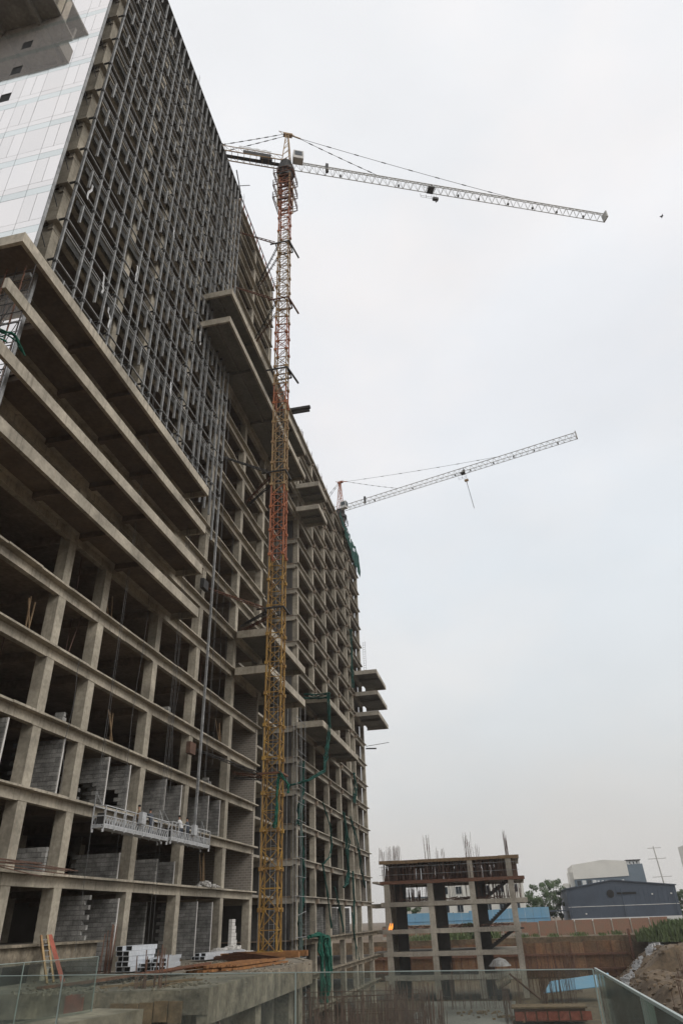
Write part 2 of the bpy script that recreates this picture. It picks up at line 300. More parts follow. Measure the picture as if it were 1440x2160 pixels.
# the lower slab in front of the ground floor, left of the deck
lip_slab(24, 43.7, -.55, XB, M['conc_rough'], TW, FX+.05); edge_beam(24, 43.4, -.55, M['conc_rough'], TW, FX-.22, .9)
ROOF = LV(21)
def columns(ys, x, z0, z1, m, par, wd=.75, dp=.72, name='column'):
    for y in ys: MB().box(x-dp, x, y-wd, y, z0, z1).build(name, m, par)
columns(COLS_A[1:], FX-.44, PIT, ROOF-.17, M['conc_col'], TW)
columns(COLS_A[:1], FX-.44, PIT, ROOF-.17, M['conc_col'], TW, dp=1.7)
columns([y for y in COLS_A[1:-1]], -33.0, -2.5, ROOF-.17, M['conc_col'], TW, name='inner_column')
MB().box(XB-.3, XB, Y0, Y1+.05, PIT, ROOF).build('added_back_wall', M['mortar_and_shade'], TW)  # unseen wall, added to block the sky and keep the floors dark
MB().box(XB, FX-.7, Y0+.25, Y0+.45, 0, LV(5)-.2).build('near_end_wall', M['mortar_and_shade'], TW)
# brick end wall that closes the last bay
def brickwall_mat():
    m = bpy.data.materials.new('small_brickwork'); m.use_nodes = True; t = m.node_tree; b = t.nodes['Principled BSDF']; b.inputs['Roughness'].default_value = .9
    geo = _node(t, 'ShaderNodeNewGeometry'); s = _node(t, 'ShaderNodeSeparateXYZ'); c = _node(t, 'ShaderNodeCombineXYZ'); t.links.new(geo.outputs['Position'], s.inputs[0])
    ad = _node(t, 'ShaderNodeMath', operation='ADD'); t.links.new(s.outputs[0], ad.inputs[0]); t.links.new(s.outputs[1], ad.inputs[1]); t.links.new(ad.outputs[0], c.inputs[0]); t.links.new(s.outputs[2], c.inputs[1])
    br = _node(t, 'ShaderNodeTexBrick'); br.inputs['Scale'].default_value = 1; br.inputs['Brick Width'].default_value = .5; br.inputs['Row Height'].default_value = .22; br.inputs['Mortar Size'].default_value = .022
    br.inputs['Color1'].default_value = (.20, .175, .15, 1); br.inputs['Color2'].default_value = (.26, .23, .195, 1); br.inputs['Mortar'].default_value = (.34, .32, .29, 1); t.links.new(c.outputs[0], br.inputs['Vector']); t.links.new(br.outputs[0], b.inputs['Base Color']); return m
M['brickwork'] = brickwall_mat()
for k in range(0, 5):
    MB().box(XB+.5, FX-.35, Y1-.72, Y1-.5, LV(k)+.01, LV(k+1)-.18).build('end_wall', M['brickwork'], TW)
# ---- cantilevered slabs: thin slab, deep edge upstand, ribs below
def cantilever(par, y0, y1, k, x1, ribs, ys=0,  end0=True, end1=True, depth=.74, th=.2, m=None, soff=None, x0=FX+.04):
    z = LV(k); m = m or M['conc']
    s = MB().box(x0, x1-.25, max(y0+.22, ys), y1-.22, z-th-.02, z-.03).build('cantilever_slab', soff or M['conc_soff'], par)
    MB().box(x1-.24, x1, y0, y1, z-depth, z+.02).build('edge_upstand', m, s)
    if end0: MB().box(x0, x1-.245, y0, y0+.21, z-depth, z+.02).build('edge_upstand', m, s)
    if end1: MB().box(x0, x1-.245, y1-.21, y1, z-depth, z+.02).build('edge_upstand', m, s)
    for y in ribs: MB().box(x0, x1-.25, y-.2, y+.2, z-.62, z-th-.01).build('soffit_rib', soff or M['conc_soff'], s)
    return s
for k in (5, 6, 7, 8): cantilever(TW, 20.4 if k != 8 else 20.5, 48.0, k, -21.65, (34.1, 38.7, 29.0) + ((23.6,) if k < 8 else ()), 0 if k == 8 else 23.3, end0=(k == 8), soff=M['conc_soff'])
z8 = LV(8)                                                    # the top one wraps round the corner under the glass wall
cs = MB().box(-42, FX+.03, 20.73, 23.85, z8-.22, z8-.035).build('cantilever_slab', M['conc_soff'], TW)
MB().box(-42, FX+.03, 20.5, 20.72, z8-.74, z8+.015).build('edge_upstand', M['conc'], cs)
for x in (-27, -31.5, -36): MB().box(x-.2, x+.2, 20.73, 23.6, z8-.6, z8-.23).build('soffit_rib', M['conc_soff'], cs)
for k in (6, 7): MB().box(-22.45, -21.95, 23.5, 23.75, LV(k)-.5, LV(k)-.3).build('bracket_stub', M['conc'], TW)
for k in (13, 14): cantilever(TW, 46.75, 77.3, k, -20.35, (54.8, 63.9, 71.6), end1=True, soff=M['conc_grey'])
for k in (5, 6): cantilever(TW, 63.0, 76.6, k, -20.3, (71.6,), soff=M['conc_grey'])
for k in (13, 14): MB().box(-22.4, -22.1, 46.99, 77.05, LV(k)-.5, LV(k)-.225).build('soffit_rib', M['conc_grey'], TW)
# roof: parapet, red handrail
MB().box(-24.45, -24.2, 25.2, 72, ROOF+.01, ROOF+.3).build('parapet', M['conc'], TW)
rl = MB().box(-24.1, -23.98, 55.0, 76, ROOF+1.25, ROOF+1.40).build('roof_handrail', M['dark_steel'], TW)
for i in range(14):
    y = 55.6+i*1.45; MB().box(-24.08, -24.0, y, y+.14, ROOF, ROOF+1.25).build('rail_post', M['red'], rl)
# roof link floors over the gap between the two blocks
for k in (13, 14, 15, 16, 17):
    lip_slab(72.05, 87.2, LV(k), -40, M['conc_far'], TW, name='link_slab'); edge_beam(72.1, 87.1, LV(k), M['conc_far'], TW)
for k in range(18, 22):
    MB().box(-40, FX-.3, 72.03, 72.2, LV(k-1)+.2, LV(k)-.2).build('end_infill', M['brickwork'], TW)

# ================================================================ glazed end wall of the tower
GW = thing('glass_curtain_wall', 'pale reflective glass wall closing the near end of the tower, upper left', 'glass wall', (-30, 23, LV(8)))
GX1, GY, PW = -23.36, 23.0, 1.86
vents = {(3, 15), (3, 14), (3, 13), (3, 12)}
pm = {}
def panel(name, wd, ht, m):
    key = (name, round(wd, 3), round(ht, 3))
    if key not in pm: pm[key] = MB().box(-wd/2+.012, wd/2-.012, -.03, 0, .012, ht-.012).mesh(name, m)
    return pm[key]
rg = random.Random(3)
for c in range(8):
    xc = GX1-PW*(c+.5)
    for k in range(8, 20):
        z0 = LV(k); h = LV(k+1)-LV(k)
        if c > 5 and k < 13: continue
        tilt = lambda: (rg.gauss(0, .0016), 0, rg.gauss(0, .0016))
        b1, b2 = .72, .62
        tall = h-b1-b2
        link('spandrel_panel', panel('spandrel_panel', PW, b1, M['mirror2']), GW, loc=(xc, GY, z0), rot=tilt())
        link('spandrel_panel', panel('spandrel_panel2', PW, b2, M['mirror']), GW, loc=(xc, GY, z0+b1), rot=tilt())
        zz = z0+b1+b2
        if (c, k) in vents:
            v = MB(); v.box(xc-PW/2+.02, xc-.02, GY+.03, GY+.05, zz+.02, zz+1.16); v.build('open_vent_shade', M['black'], GW)  # black plate paints the dark inside of the opening
            link('glass_panel', panel('glass_panel', PW/2, tall-1.18, M['mirror']), GW, loc=(xc-PW/4, GY, zz+1.18), rot=tilt())
            link('glass_panel', panel('glass_panel', PW/2, tall, M['mirror']), GW, loc=(xc+PW/4, GY, zz), rot=tilt())
        elif c % 2 == 0:
            for s in (-1, 1): link('glass_panel', panel('glass_panel', PW/2, tall, M['mirror']), GW, loc=(xc+s*PW/4, GY, zz), rot=tilt())
        else: link('glass_panel', panel('glass_panel', PW, tall, M['mirror']), GW, loc=(xc, GY, zz), rot=tilt())
# lower run seen under the corner slab
for c in range(4):
    xc = -22.6-PW*(c+.5)
    for k in (5, 6, 7):
        h = 3.89
        for q in range(2): link('glass_panel', panel('glass_panel', PW, h/2, M['mirror']), GW, loc=(xc, GY, LV(k)+q*h/2-.25), rot=(rg.gauss(0, .002), 0, rg.gauss(0, .002)))
MB().box(-40, -22.62, GY+.06, GY+.12, LV(5)-.3, z8-.8).build('backing_frame', M['dark_steel'], GW)
MB().box(-22.59, -22.5, GY-.05, GY+.16, LV(5)-.5, z8-.25).build('corner_mullion', M['galv'], GW)
MB().box(-40, GX1, GY+.06, GY+.12, z8, LV(20)).build('backing_frame', M['dark_steel'], GW)
MB().box(GX1+.01, GX1+.10, GY-.05, GY+.16, z8, LV(20)).build('corner_mullion', M['galv'], GW)
for k in range(8, 21): MB().bar((GX1+.05, GY+.1, LV(k)+.3), (GX1-.1, GY+1.0, LV(k)-.2), .035).build('wall_bracket', M['dark_steel'], GW)
# slabs that jut from the glass wall high up on the left (they mirror in the glass)
HS = thing('stepped_soffit', 'dark stepped concrete soffit jutting over the glass wall in the top left corner', 'canopy', (-33, 21, 68.4))
s1 = MB().box(-46, -27.9, 21.27, 22.93, 68.4, 68.62).build('soffit_slab', M['conc_grey'], HS)
MB().box(-29.5, -27.9, 21.05, 21.26, 68.1, 70.2).build('edge_upstand', M['conc_grey'], HS)
MB().box(-46, -29.42, 19.75, 21.26, 68.42, 68.64).build('soffit_slab', M['conc_grey'], HS)
MB().box(-46, -29.4, 19.5, 19.74, 67.9, 70.4).build('edge_upstand', M['conc_grey'], HS)
MB().box(-29.4, -29.2, 19.5, 21.04, 68.0, 70.3).build('edge_upstand', M['conc_grey'], HS)
for x in (-29.9, -33.5, -37): MB().box(x-.17, x+.17, 19.76, 22.9, 67.75, 68.39).build('soffit_rib', M['conc_grey'], HS)
MB().box(-46, -27.95, 19.6, 22.9, 72.2, 72.5).build('upper_slab', M['conc_grey'], HS)
MB().box(-28.5, -27.96, 22.3, 22.9, 68.63, 72.19).build('end_pier', M['conc'], HS)

# ================================================================ steel frame of the curtain wall
M['galv2'] = mat('dull_galvanised_steel', (.33, .33, .325), rough=.65, var=.3, scale=2, metal=.2)
M['darksheet'] = mat('dull_sheet_metal', (.085, .083, .078), rough=.7, var=.35, scale=.7, rnd=.25)
CF = thing('curtain_wall_frame', 'galvanised steel mullion grid hung on the tower facade, still unglazed', 'facade frame', (-23.4, 40, z8))
MX = -23.3; FT = ROOF-1.1
NM = 26; SPY = (54.45-25.05)/NM
ms_ = {}
def mull(z0, z1, wd=.125):
    key = (round(z1-z0, 2), wd)
    if key not in ms_: ms_[key] = MB().box(-.18, 0, -wd/2, wd/2, 0, z1-z0).mesh('mullion', M['galv'])
    return ms_[key]
rf = random.Random(11)
for i in range(NM+1):
    y = 25.05+SPY*i+rf.uniform(-.04, .04)
    if i == NM:
        o = link('corner_mullion', mull(6.3, FT, .17), CF, loc=(MX, y, 6.3)); zlo = 6.3
    elif i % 3 != 1:
        zlo = z8+.03
        o = link('mullion', mull(zlo, FT), CF, loc=(MX, y, zlo))
    else:
        for k in range(8, 21):
            if rf.random() < .06: continue
            zb = LV(k)+(.04 if k == 8 else rf.uniform(.75, 1.05)); zt = min(LV(k)+3.0, FT)
            link('short_mullion', mull(zb, zt, .115), CF, loc=(MX, y, zb))
        continue
    b = MB()
    for k in range(9, 21):
        z = LV(k); b.box(MX-.75, MX-.19, y-.06, y+.06, z-.05, z+.06); b.box(MX-.2, MX+.03, y-.11, y+.11, z-.42+rf.uniform(-.1, .1), z-.22)
    b.build('bracket', M['dark_steel'], o, 'stuff')
for k in range(8, 22):
    z = LV(k)
    for dz in ((3.0,) if k < 20 else ()) + ((.10, -.86) if 8 < k < 21 else ()):
        MB().box(MX-.20, MX-.08, 25.05, 54.45, z+dz-.036, z+dz+.036).build('transom', M['galv2'], CF)
for k in range(9, 21):
    for j in range(8): MB().box(-24.14, -24.08, 26.2+j*3.53+.02, 26.2+(j+1)*3.53-.02, LV(k)-.72, LV(k)-.14).build('spandrel_sheet', M['darksheet'], CF)
MB().box(-24.35, MX+.03, 25.0, 54.5, FT+.01, FT+.12).build('head_flashing', M['darksheet'], CF)
# second line of the frame beside the end pole (ladder-like edge bay)
MB().box(MX-.18, MX-.02, 53.2, 53.34, z8-2.2, ROOF).build('edge_mullion', M['galv'], CF)

# ================================================================ far wing
FW_ = thing('far_wing', 'bare concrete wing of open floors beyond the yellow crane mast', 'building', (-34, 112, PIT))
YB0, YB1 = 87.3, 138.2
COLS_B = [88.7, 97.7, 106.3, 115.0, 123.9, 128.5, 138.4]
LB = [LV(k) for k in range(0, 18)]
for i, z in enumerate(LB):
    lip_slab(YB0, YB1, z, -42, M['conc_far'], FW_); edge_beam(YB0+.1, YB1-.1, z, M['conc_far'], FW_)
    MB().box(-41.5, FX-.7, YB0+.08, YB0+.4, z-.8, z-.17).build('end_beam', M['conc_far'], FW_)
    for y in COLS_B[1:-1]: link('cross_beam', cb, FW_, loc=(-42.05, y-.375, z))
for z in (-1.7, -5.3, -8.8):
    lip_slab(YB0, YB1+4, z, -42, M['conc_rough'], FW_); edge_beam(YB0+.1, YB1+3.9, z, M['conc_rough'], FW_)
columns(COLS_B, FX-.44, PIT, LB[-1]-.17, M['conc_col'], FW_)
columns(COLS_B[1:], -33, PIT, LB[-1]-.17, M['conc_col'], FW_, name='inner_column')
columns(COLS_B[1:], -41.3, PIT, LB[-1]-.17, M['conc_col'], FW_, name='inner_column')
for k in range(0, 17): MB().box(-41.5, FX-1.3, YB1-.5, YB1-.3, LV(k)+.02, LV(k+1)-.18).build('end_infill', M['brickwork'], FW_)
MB().box(-33.5, -25.2, YB0+.3, YB0+.6, PIT, LB[-1]-.8).build('end_wall', M['mortar_and_shade'], FW_)
rb = random.Random(5)
for k in range(0, 17):
    for j, y in enumerate(COLS_B[1:]):
        if k in (1, 2, 3) and j in (2, 3): continue
        if k == 2 and j == 1: continue
        MB().box(-41.9, -41.7, COLS_B[j]+.01, y-.01, LV(k)+.02, LV(k+1)-.18).build('back_infill', M['mortar_and_shade'], FW_)
for j, y in enumerate(COLS_B[1:]):
    MB().box(-36, -35.8, COLS_B[j]+.01, y-.01, -12, 2.4).build('back_infill', M['mortar_and_shade'], FW_)
for k in (13, 14): cantilever(FW_, 85.2, 90.5, k, -20.35, (88.2,), soff=M['conc_grey'], m=M['conc_far'])
cantilever(FW_, 88.8, 105.2, 6, -20.45, (97.2,), soff=M['conc_grey'], m=M['conc'])
cantilever(FW_, 86.0, 109.6, 5, -20.45, (97.2, 105.8), soff=M['conc_grey'], m=M['conc'])
for k in (8, 9, 10): cantilever(FW_, 128.0, 139.8, k, -19.6, (133,), soff=M['conc_grey'], m=M['conc_far'])
MB().box(-24.5, -24.2, YB0+.2, YB1-.2, LB[-1]+.01, LB[-1]+.8).build('parapet', M['conc_far'], FW_)

# ================================================================ block partition walls in the tower's lower floors
BLK = [MB().box(-.286, .286, -.11, .11, .004, .236).mesh('block', M['block']), MB().box(-.136, .136, -.11, .11, .004, .236).mesh('half_block', M['block'])]
def block_wall(y, z0, h, label, nb=5, toothed=False, window=False, plaster=True, x_end=FX-.36):
    t = thing('block_wall', label, 'block wall', (x_end-nb*.3, y, z0), 'grey block partition walls')
    nc = int(h/.255)
    MB().box(x_end-nb*.6, x_end-.02 if not toothed else x_end-.35, y-.085, y+.085, z0, z0+nc*.255-.01).build('mortar_core', M['mortar_and_shade'], t) if not window else None
    for c in range(nc):
        o = .3 if c % 2 else 0
        if window and 1.0 < c*.255 < 0: continue
        for b in range(nb):
            xx = x_end-.3-b*.6-o
            if window and 1 <= b <= 2 and c < 6: continue
            if toothed and o and b == 0: pass
            link('block', BLK[0], t, loc=(xx, y, z0+c*.255))
        if o and not toothed: link('half_block', BLK[1], t, loc=(x_end-.15, y, z0+c*.255))
    if plaster and not toothed: MB().box(x_end+.005, x_end+.03, y-.06, y+.06, z0, z0+nc*.255).build('plastered_end', M['plaster'], t)
    return t
FL1, FL0, FLD = LV(1)+.01, LV(0)+.01, -2.19
h1, h0 = 3.08, 3.08
block_wall(31.5, FL1, h1, 'grey block wall left of the first column on the gondola floor, cut by the frame edge')
block_wall(36.8, FL1, h1, 'grey block wall between the two leftmost columns on the gondola floor')
block_wall(42.1, FL1, h1, 'grey block wall behind the left end of the gondola, left one of a pair', 5, window=True)
block_wall(45.0, FL1, h1, 'grey block wall behind the left gondola, right one of a pair', 5, window=True)
block_wall(50.7, FL1, h1, 'grey block wall behind the joint of the two gondolas')
block_wall(53.6, FL1, h1, 'grey block wall just left of the steel pole on the gondola floor')
block_wall(59.3, FL1, h1, 'grey block wall just right of the steel pole on the gondola floor')
block_wall(62.0, FL1, h1, 'grey block wall beside the last column on the gondola floor')
block_wall(37.0, FL0, 1.3, 'low unfinished block wall between the two leftmost columns under the gondola floor', 6, plaster=False)
block_wall(45.0, FL0, 1.55, 'half height block wall with an opening below the left gondola', 5, window=False)
block_wall(50.6, FL0, 1.55, 'half height block wall below the right gondola, left one of a pair', 4, plaster=False)
block_wall(53.5, FL0, 1.55, 'half height block wall below the right gondola, right one of a pair', 4)
block_wall(42.2, -.54, 2.4, 'block wall with a toothed unfinished end on the lowest floor', 5, toothed=True)
block_wall(45.6, FLD, 4.0, 'tall grey block wall rising from the deck beside the aluminium stack', 5)
block_wall(54.0, FLD, 4.0, 'shaded block wall behind the white profiles on the deck', 5, plaster=False, x_end=-26.5)
block_wall(58.4, FLD, 4.0, 'tall block wall right of the steel pole at deck level, left one of a pair', 5)
block_wall(61.6, FLD, 4.0, 'tall block wall left of the rubble pile at deck level, right one of a pair', 5)
# far wing ground floor
for y, lab in ((100.6, 'small block wall in the second bay of the far wing, ground floor'), (109.4, 'small block wall in the third bay of the far wing, ground floor'), (118.0, 'small block wall in the fourth bay of the far wing, ground floor')):
    block_wall(y, -1.69, 3.5, lab, 4, plaster=False)

# ================================================================ tower cranes
def lattice_section(w, h, r, rd, m, name='mast_section', panels=2):
    mb = MB(); c = [(-w/2, -w/2), (w/2, -w/2), (w/2, w/2), (-w/2, w/2)]
    for x, y in c: mb.bar((x, y, 0), (x, y, h), r)
    for j in range(panels):
        z0, z1 = h*j/panels, h*(j+1)/panels
        for i in range(4):
            a, b = c[i], c[(i+1) % 4]
            mb.bar((*a, z0+.06), (*b, z0+.06), rd*1.25 if j == 0 else rd)
            if (i+j) % 2: mb.bar((*a, z0), (*b, z1), rd)
            else: mb.bar((*b, z0), (*a, z1), rd)
            if j == 0 and i == 0: mb.bar((*a, z0), (*b, z1), rd)
    for x, y in c: mb.box(x-r*1.7, x+r*1.7, y-r*1.7, y+r*1.7, -.14, .14)
    return mb.mesh(name, m)
def place(mb, origin, d, name, m, par, kind=None, label=None):   # mb in jib space (along +X) -> world
    a = math.atan2(d[1], d[0]); ca, sa = math.cos(a), math.sin(a)
    mb.v = [(origin[0]+x*ca-y*sa, origin[1]+x*sa+y*ca, origin[2]+z) for x, y, z in mb.v]
    return mb.build(name, m, par, kind, label)
def jib_piece(x0, x1, w, h, r, rd, n, taper=1.0):
    mb = MB(); hw = w/2
    for y in (-hw, hw): mb.bar((x0, y, 0), (x1, y, 0), r)
    mb.bar((x0, 0, h), (x1, 0, h), r*1.35)
    for i in range(n):
        a = x0+(x1-x0)*i/n; b = x0+(x1-x0)*(i+1)/n; mdl = (a+b)/2
        for y in (-hw, hw): mb.bar((a, y, 0), (mdl, 0, h), rd); mb.bar((mdl, 0, h), (b, y, 0), rd)
        mb.bar((a, -hw, 0), (b, hw, 0), rd*.8); mb.bar((a, -hw, 0), (a, hw, 0), rd)
    return mb
def tower_crane(name, label, base, zj, zap, tip, cj_len, w, sh, matfn, headmat, z_from, jlen, rot=0, trol=.43, big=True):
    T = thing(name, label, 'tower crane', base)
    d = Vector((tip[0]-base[0], tip[1]-base[1], 0)).normalized(); O = (base[0], base[1], zj)
    secs = {}
    z = base[2]+(z_from); i = 0; top = zj-3.2
    while z < top-.1:
        m = matfn(z); hh = min(sh, top-z); key = (m.name, round(hh, 2))
        if key not in secs: secs[key] = lattice_section(w, hh, .085, .042, m)
        link('mast_section', secs[key], T, loc=(base[0], base[1], z), rot=(0, 0, rot)); z += hh; i += 1
    lad = MB()
    for s in (-.2, .2): lad.bar((base[0]+s, base[1]+.35, base[2]+z_from), (base[0]+s, base[1]+.35, top), .025)
    zz = base[2]+z_from
    while zz < top: lad.bar((base[0]-.2, base[1]+.35, zz), (base[0]+.2, base[1]+.35, zz), .018); zz += .45
    lad.build('ladder', M['galv'], T)
    # slewing ring and climbing cage
    sr = MB()
    sr.bar((base[0], base[1], zj-3.2), (base[0], base[1], zj-2.2), w*.75, 12); sr.bar((base[0], base[1], zj-2.2), (base[0], base[1], zj-1.5), w*1.0, 16); sr.bar((base[0], base[1], zj-1.5), (base[0], base[1], zj+.2), w*.72, 8)
    sr.build('slewing_ring', M['dark_steel'], T)
    cg = MB(); W2 = w*.5+.75
    for zc in (zj-9.2, zj-6.4, zj-3.6):
        for a, b in (((-W2, -W2), (W2, -W2)), ((W2, -W2), (W2, W2)), ((W2, W2), (-W2, W2)), ((-W2, W2), (-W2, -W2))):
            for dz in (0, .55, 1.1): cg.bar((base[0]+a[0], base[1]+a[1], zc+dz), (base[0]+b[0], base[1]+b[1], zc+dz), .035)
            for q in range(5):
                f = q/4; xx = base[0]+a[0]+(b[0]-a[0])*f; yy = base[1]+a[1]+(b[1]-a[1])*f; cg.bar((xx, yy, zc), (xx, yy, zc+1.1), .03)
            n = Vector((b[1]-a[1], a[0]-b[0])).normalized(); mid = .62
            cg.bar((base[0]+a[0], base[1]+a[1], zc-.03), (base[0]+b[0], base[1]+b[1], zc-.03), .07)
            cg.bar((base[0]+a[0]*mid, base[1]+a[1]*mid, zc-.05), (base[0]+b[0]*mid, base[1]+b[1]*mid, zc-.05), .12)
            cg.bar((base[0]+a[0], base[1]+a[1], zc), (base[0]+a[0]*.5, base[1]+a[1]*.5, zc-1.6), .03)
    cg.build('climbing_cage', M['rust'] if big else M['dark_steel'], T)
    for s in ((-1, -1), (1, -1), (1, 1), (-1, 1)):
        MB().bar((base[0]+s[0]*(w/2+.18), base[1]+s[1]*(w/2+.18), zj-10.5), (base[0]+s[0]*(w/2+.18), base[1]+s[1]*(w/2+.18), zj-3.3), .1).build('cage_leg', headmat, T)
    # tower head
    hd = MB(); hp = .65
    for x, y in ((-hp, -hp), (-hp, hp)): hd.bar((x, y, .2), (-.1, y*.28, zap-zj), .09)
    for x, y in ((hp, -hp), (hp, hp)): hd.bar((x, y, .2), (.25, y*.28, zap-zj), .09)
    for q in range(5):
        f0, f1 = q/5, (q+1)/5; H = zap-zj
        P = lambda sx, sy_, f: ((sx*hp)*(1-f)+(-.1 if sx < 0 else .25)*f, sy_*hp*(1-f*.72), .2+f*(H-.2))
        for sx in (-1, 1): hd.bar(P(sx, -1, f0), P(sx, 1, f1), .04); hd.bar(P(sx, -1, f1), P(sx, 1, f1), .04)
        for sy_ in (-1, 1): hd.bar(P(-1, sy_, f0), P(1, sy_, f1), .04)
    hd.box(-.5, .9, -.3, .3, zap-zj-.15, zap-zj+.2); hd.bar((-1.2, 0, zap-zj+.75), (1.2, 0, zap-zj+.3), .04)
    hd.bar((-.6, 0, zap-zj+.1), (-1.2, 0, zap-zj+.75), .04); hd.bar((.9, 0, zap-zj+.05), (2.2, 0, zap-zj-.35), .11)
    place(hd, O, d, 'tower_head', headmat, T)
    # jib in bolted sections
    ns = 7; x = 1.2; L = (jlen-1.2)/ns
    for i in range(ns): place(jib_piece(x+.03, x+L-.03, 1.15, 1.35, .062, .03, 6), O, d, 'jib_section', M['jib'], T); x += L
    tipf = MB(); tipf.box(jlen-.05, jlen+.15, -.6, .6, -.08, 1.42); place(tipf, O, d, 'jib_end_frame', M['jib'], T)
    for q in (.16, .335, .52, .585, .68, .76, .84, .93):
        lmp = MB(); lmp.box(q*jlen-.13, q*jlen+.13, .3, .56, .15, .5); place(lmp, O, d, 'jib_lamp', M['dark_steel'], T)
    hz = MB(); hz.box(.115*jlen, .115*jlen+.42, -.22, .22, .1, 1.95); place(hz, O, d, 'hoist_box', M['dark_steel'], T)
    # pendant lines
    def pend(a, b, nm, sag):
        mb = MB(); pts = []
        for q in range(9):
            f = q/8; pts.append((a[0]+(b[0]-a[0])*f, a[1]+(b[1]-a[1])*f, a[2]+(b[2]-a[2])*f-sag*4*f*(1-f)))
        mb.path(pts, .035)
        for q in (1, 2, 3, 4, 5, 6, 7): mb.bar(pts[q], tuple(Vector(pts[q])+(Vector(pts[q+1])-Vector(pts[q])).normalized()*.7), .075)
        place(mb, O, d, nm, M['cable'], T)
    H = zap-zj
    pend((2.0, 0, H-.3), (.70*jlen, 0, 1.4), 'jib_pendant', .25); pend((2.0, 0, H-.35), (.27*jlen, 0, 1.4), 'jib_pendant', .12)
    for y in (-.6, .6): pend((-.3, y*.3, H-.1), (-cj_len+1.2, y, 1.1), 'counter_jib_pendant', .08)
    # counter-jib with walkway, machinery and counterweights
    cj = MB()
    for y in (-.75, .75):
        cj.bar((-.6, y, 0), (-cj_len, y, 0), .085); cj.bar((-.6, y, 1.15), (-cj_len, y, 1.15), .06)
        n = int(cj_len/1.1)
        for q in range(n+1): xx = -.6-(cj_len-.6)*q/n; cj.bar((xx, y, 0), (xx, y, 1.15), .035); cj.bar((xx, y, .02), (xx-(cj_len-.6)/n*.9, y, 1.12), .025)
    for q in range(int(cj_len/.9)): cj.bar((-.8-q*.9, -.75, 0), (-.8-q*.9, .75, 0), .05)
    place(cj, O, d, 'counter_jib', M['tan'], T)
    dkk = MB(); dkk.box(-cj_len+.4, -1.0, -.15, .4, .04, .08); place(dkk, O, d, 'walkway', M['dark_steel'], T)
    if big:
        bn = MB(); bn.box(-cj_len*.56, -cj_len*.2, -.83, -.79, .05, .75); place(bn, O, d, 'side_board', M['dark_steel'], T)
        fl = MB(); n = 12
        for q in range(n):
            x0 = -cj_len*.62+cj_len*.42*q/n; x1 = -cj_len*.62+cj_len*.42*(q+1)/n; zt = 1.75+.14*math.sin(q*2.1); zt2 = 1.75+.14*math.sin(q*2.1+2.1)
            fl.quad((x0, -.8+.06*math.sin(q*3), 1.2), (x1, -.8+.06*math.sin(q*3+3), 1.2), (x1, -.72, zt2), (x0, -.72, zt))
        place(fl, O, d, 'torn_banner', M['plastic'], T)
        wn = MB(); wn.box(-cj_len*.34, -cj_len*.18, -.35, .35, .1, .75); place(wn, O, d, 'winch', M['dark_steel'], T)
    for q in range(5):
        cw = MB(); cw.box(-cj_len-.05+q*.42, -cj_len+.32+q*.42, -.72, .72, -1.15 if q % 2 else -.95, 1.75); place(cw, O, d, 'counterweight', M['dark_steel'] if q else M['conc_far'], T)
    # cab
    cb_ = MB(); cb_.box(.9, 2.4, -1.75, -.62, -.4, 1.45); c = place(cb_, O, d, 'cab', M['cabwhite'], T)
    g = MB(); g.box(2.405, 2.43, -1.65, -.72, .1, 1.3); g.box(1.1, 2.2, -1.785, -1.755, .25, 1.25); place(g, O, d, 'cab_window', M['winglass'], c)
    # trolley and hook block
    tx = trol*jlen
    tr = MB(); tr.box(tx-.5, tx+.5, -.6, .6, -.2, -.1); tr.box(tx, tx+.5, -.25, .25, .1, .7); tr.bar((tx+.35, 0, .7), (tx+.2, 0, 1.3), .1)
    for y in (-.8, .8):
        for x_ in (-.9, 0, .9): tr.bar((tx+x_-.5, y, -.2), (tx+x_-.5, y, -1.0), .03)
        tr.bar((tx-1.4, y, -1.0), (tx+.4, y, -1.0), .02); tr.bar((tx-1.4, y, -.6), (tx+.4, y, -.6), .02)
    place(tr, O, d, 'trolley', M['dark_steel'], T)
    hb = MB(); hb.box(tx+.15, tx+1.0, -.22, .22, -2.45, -2.0); hb.bar((tx+.6, 0, -2.6), (tx+.6, 0, -2.95), .1, 6); hb.bar((tx+.3, 0, -.2), (tx+.45, 0, -1.95), .015); hb.bar((tx+.85, 0, -.2), (tx+.75, 0, -1.95), .015)
    place(hb, O, d, 'hook_block', M['dark_steel'] if big else M['tan'], T)
    if not big:
        rd = MB(); rd.bar((tx+.6, 0, -2.9), (tx+1.2, .6, -9.5), .06, 6); place(rd, O, d, 'hanging_sling', M['dark_steel'], T)
    return T
def m1(z):
    return (M['yellow'] if z < 30 else M['orange'] if z < 39 else M['tan'] if z < 48 else M['orange'] if z < 51 else M['tan'] if z < 58 else M['orange'] if z < 63 else M['tan'] if z < 78 else M['orange'])
CB = (-18.0, 57.45, -2.2)
CR = tower_crane('tower_crane', 'tall yellow and orange tower crane tied to the tower, jib reaching right over the site', CB, 96.67, 104.6, (30.1, 78.3), 11.4, 1.36, 2.75, m1, M['tan'], .3, 52.3, R(4))
ft = MB()
for y in (-1.2, 1.2): ft.box(-21.5, -15.2, 57.45+y-.25, 57.45+y+.25, -2.18, -1.8)
for i, y in enumerate((-1.2, 1.2)): MB().box(-21.8, -15.4, 57.45+y-.22, 57.45+y+.22, -2.18, -1.82).build('base_beam', M['beamrust'], CR)
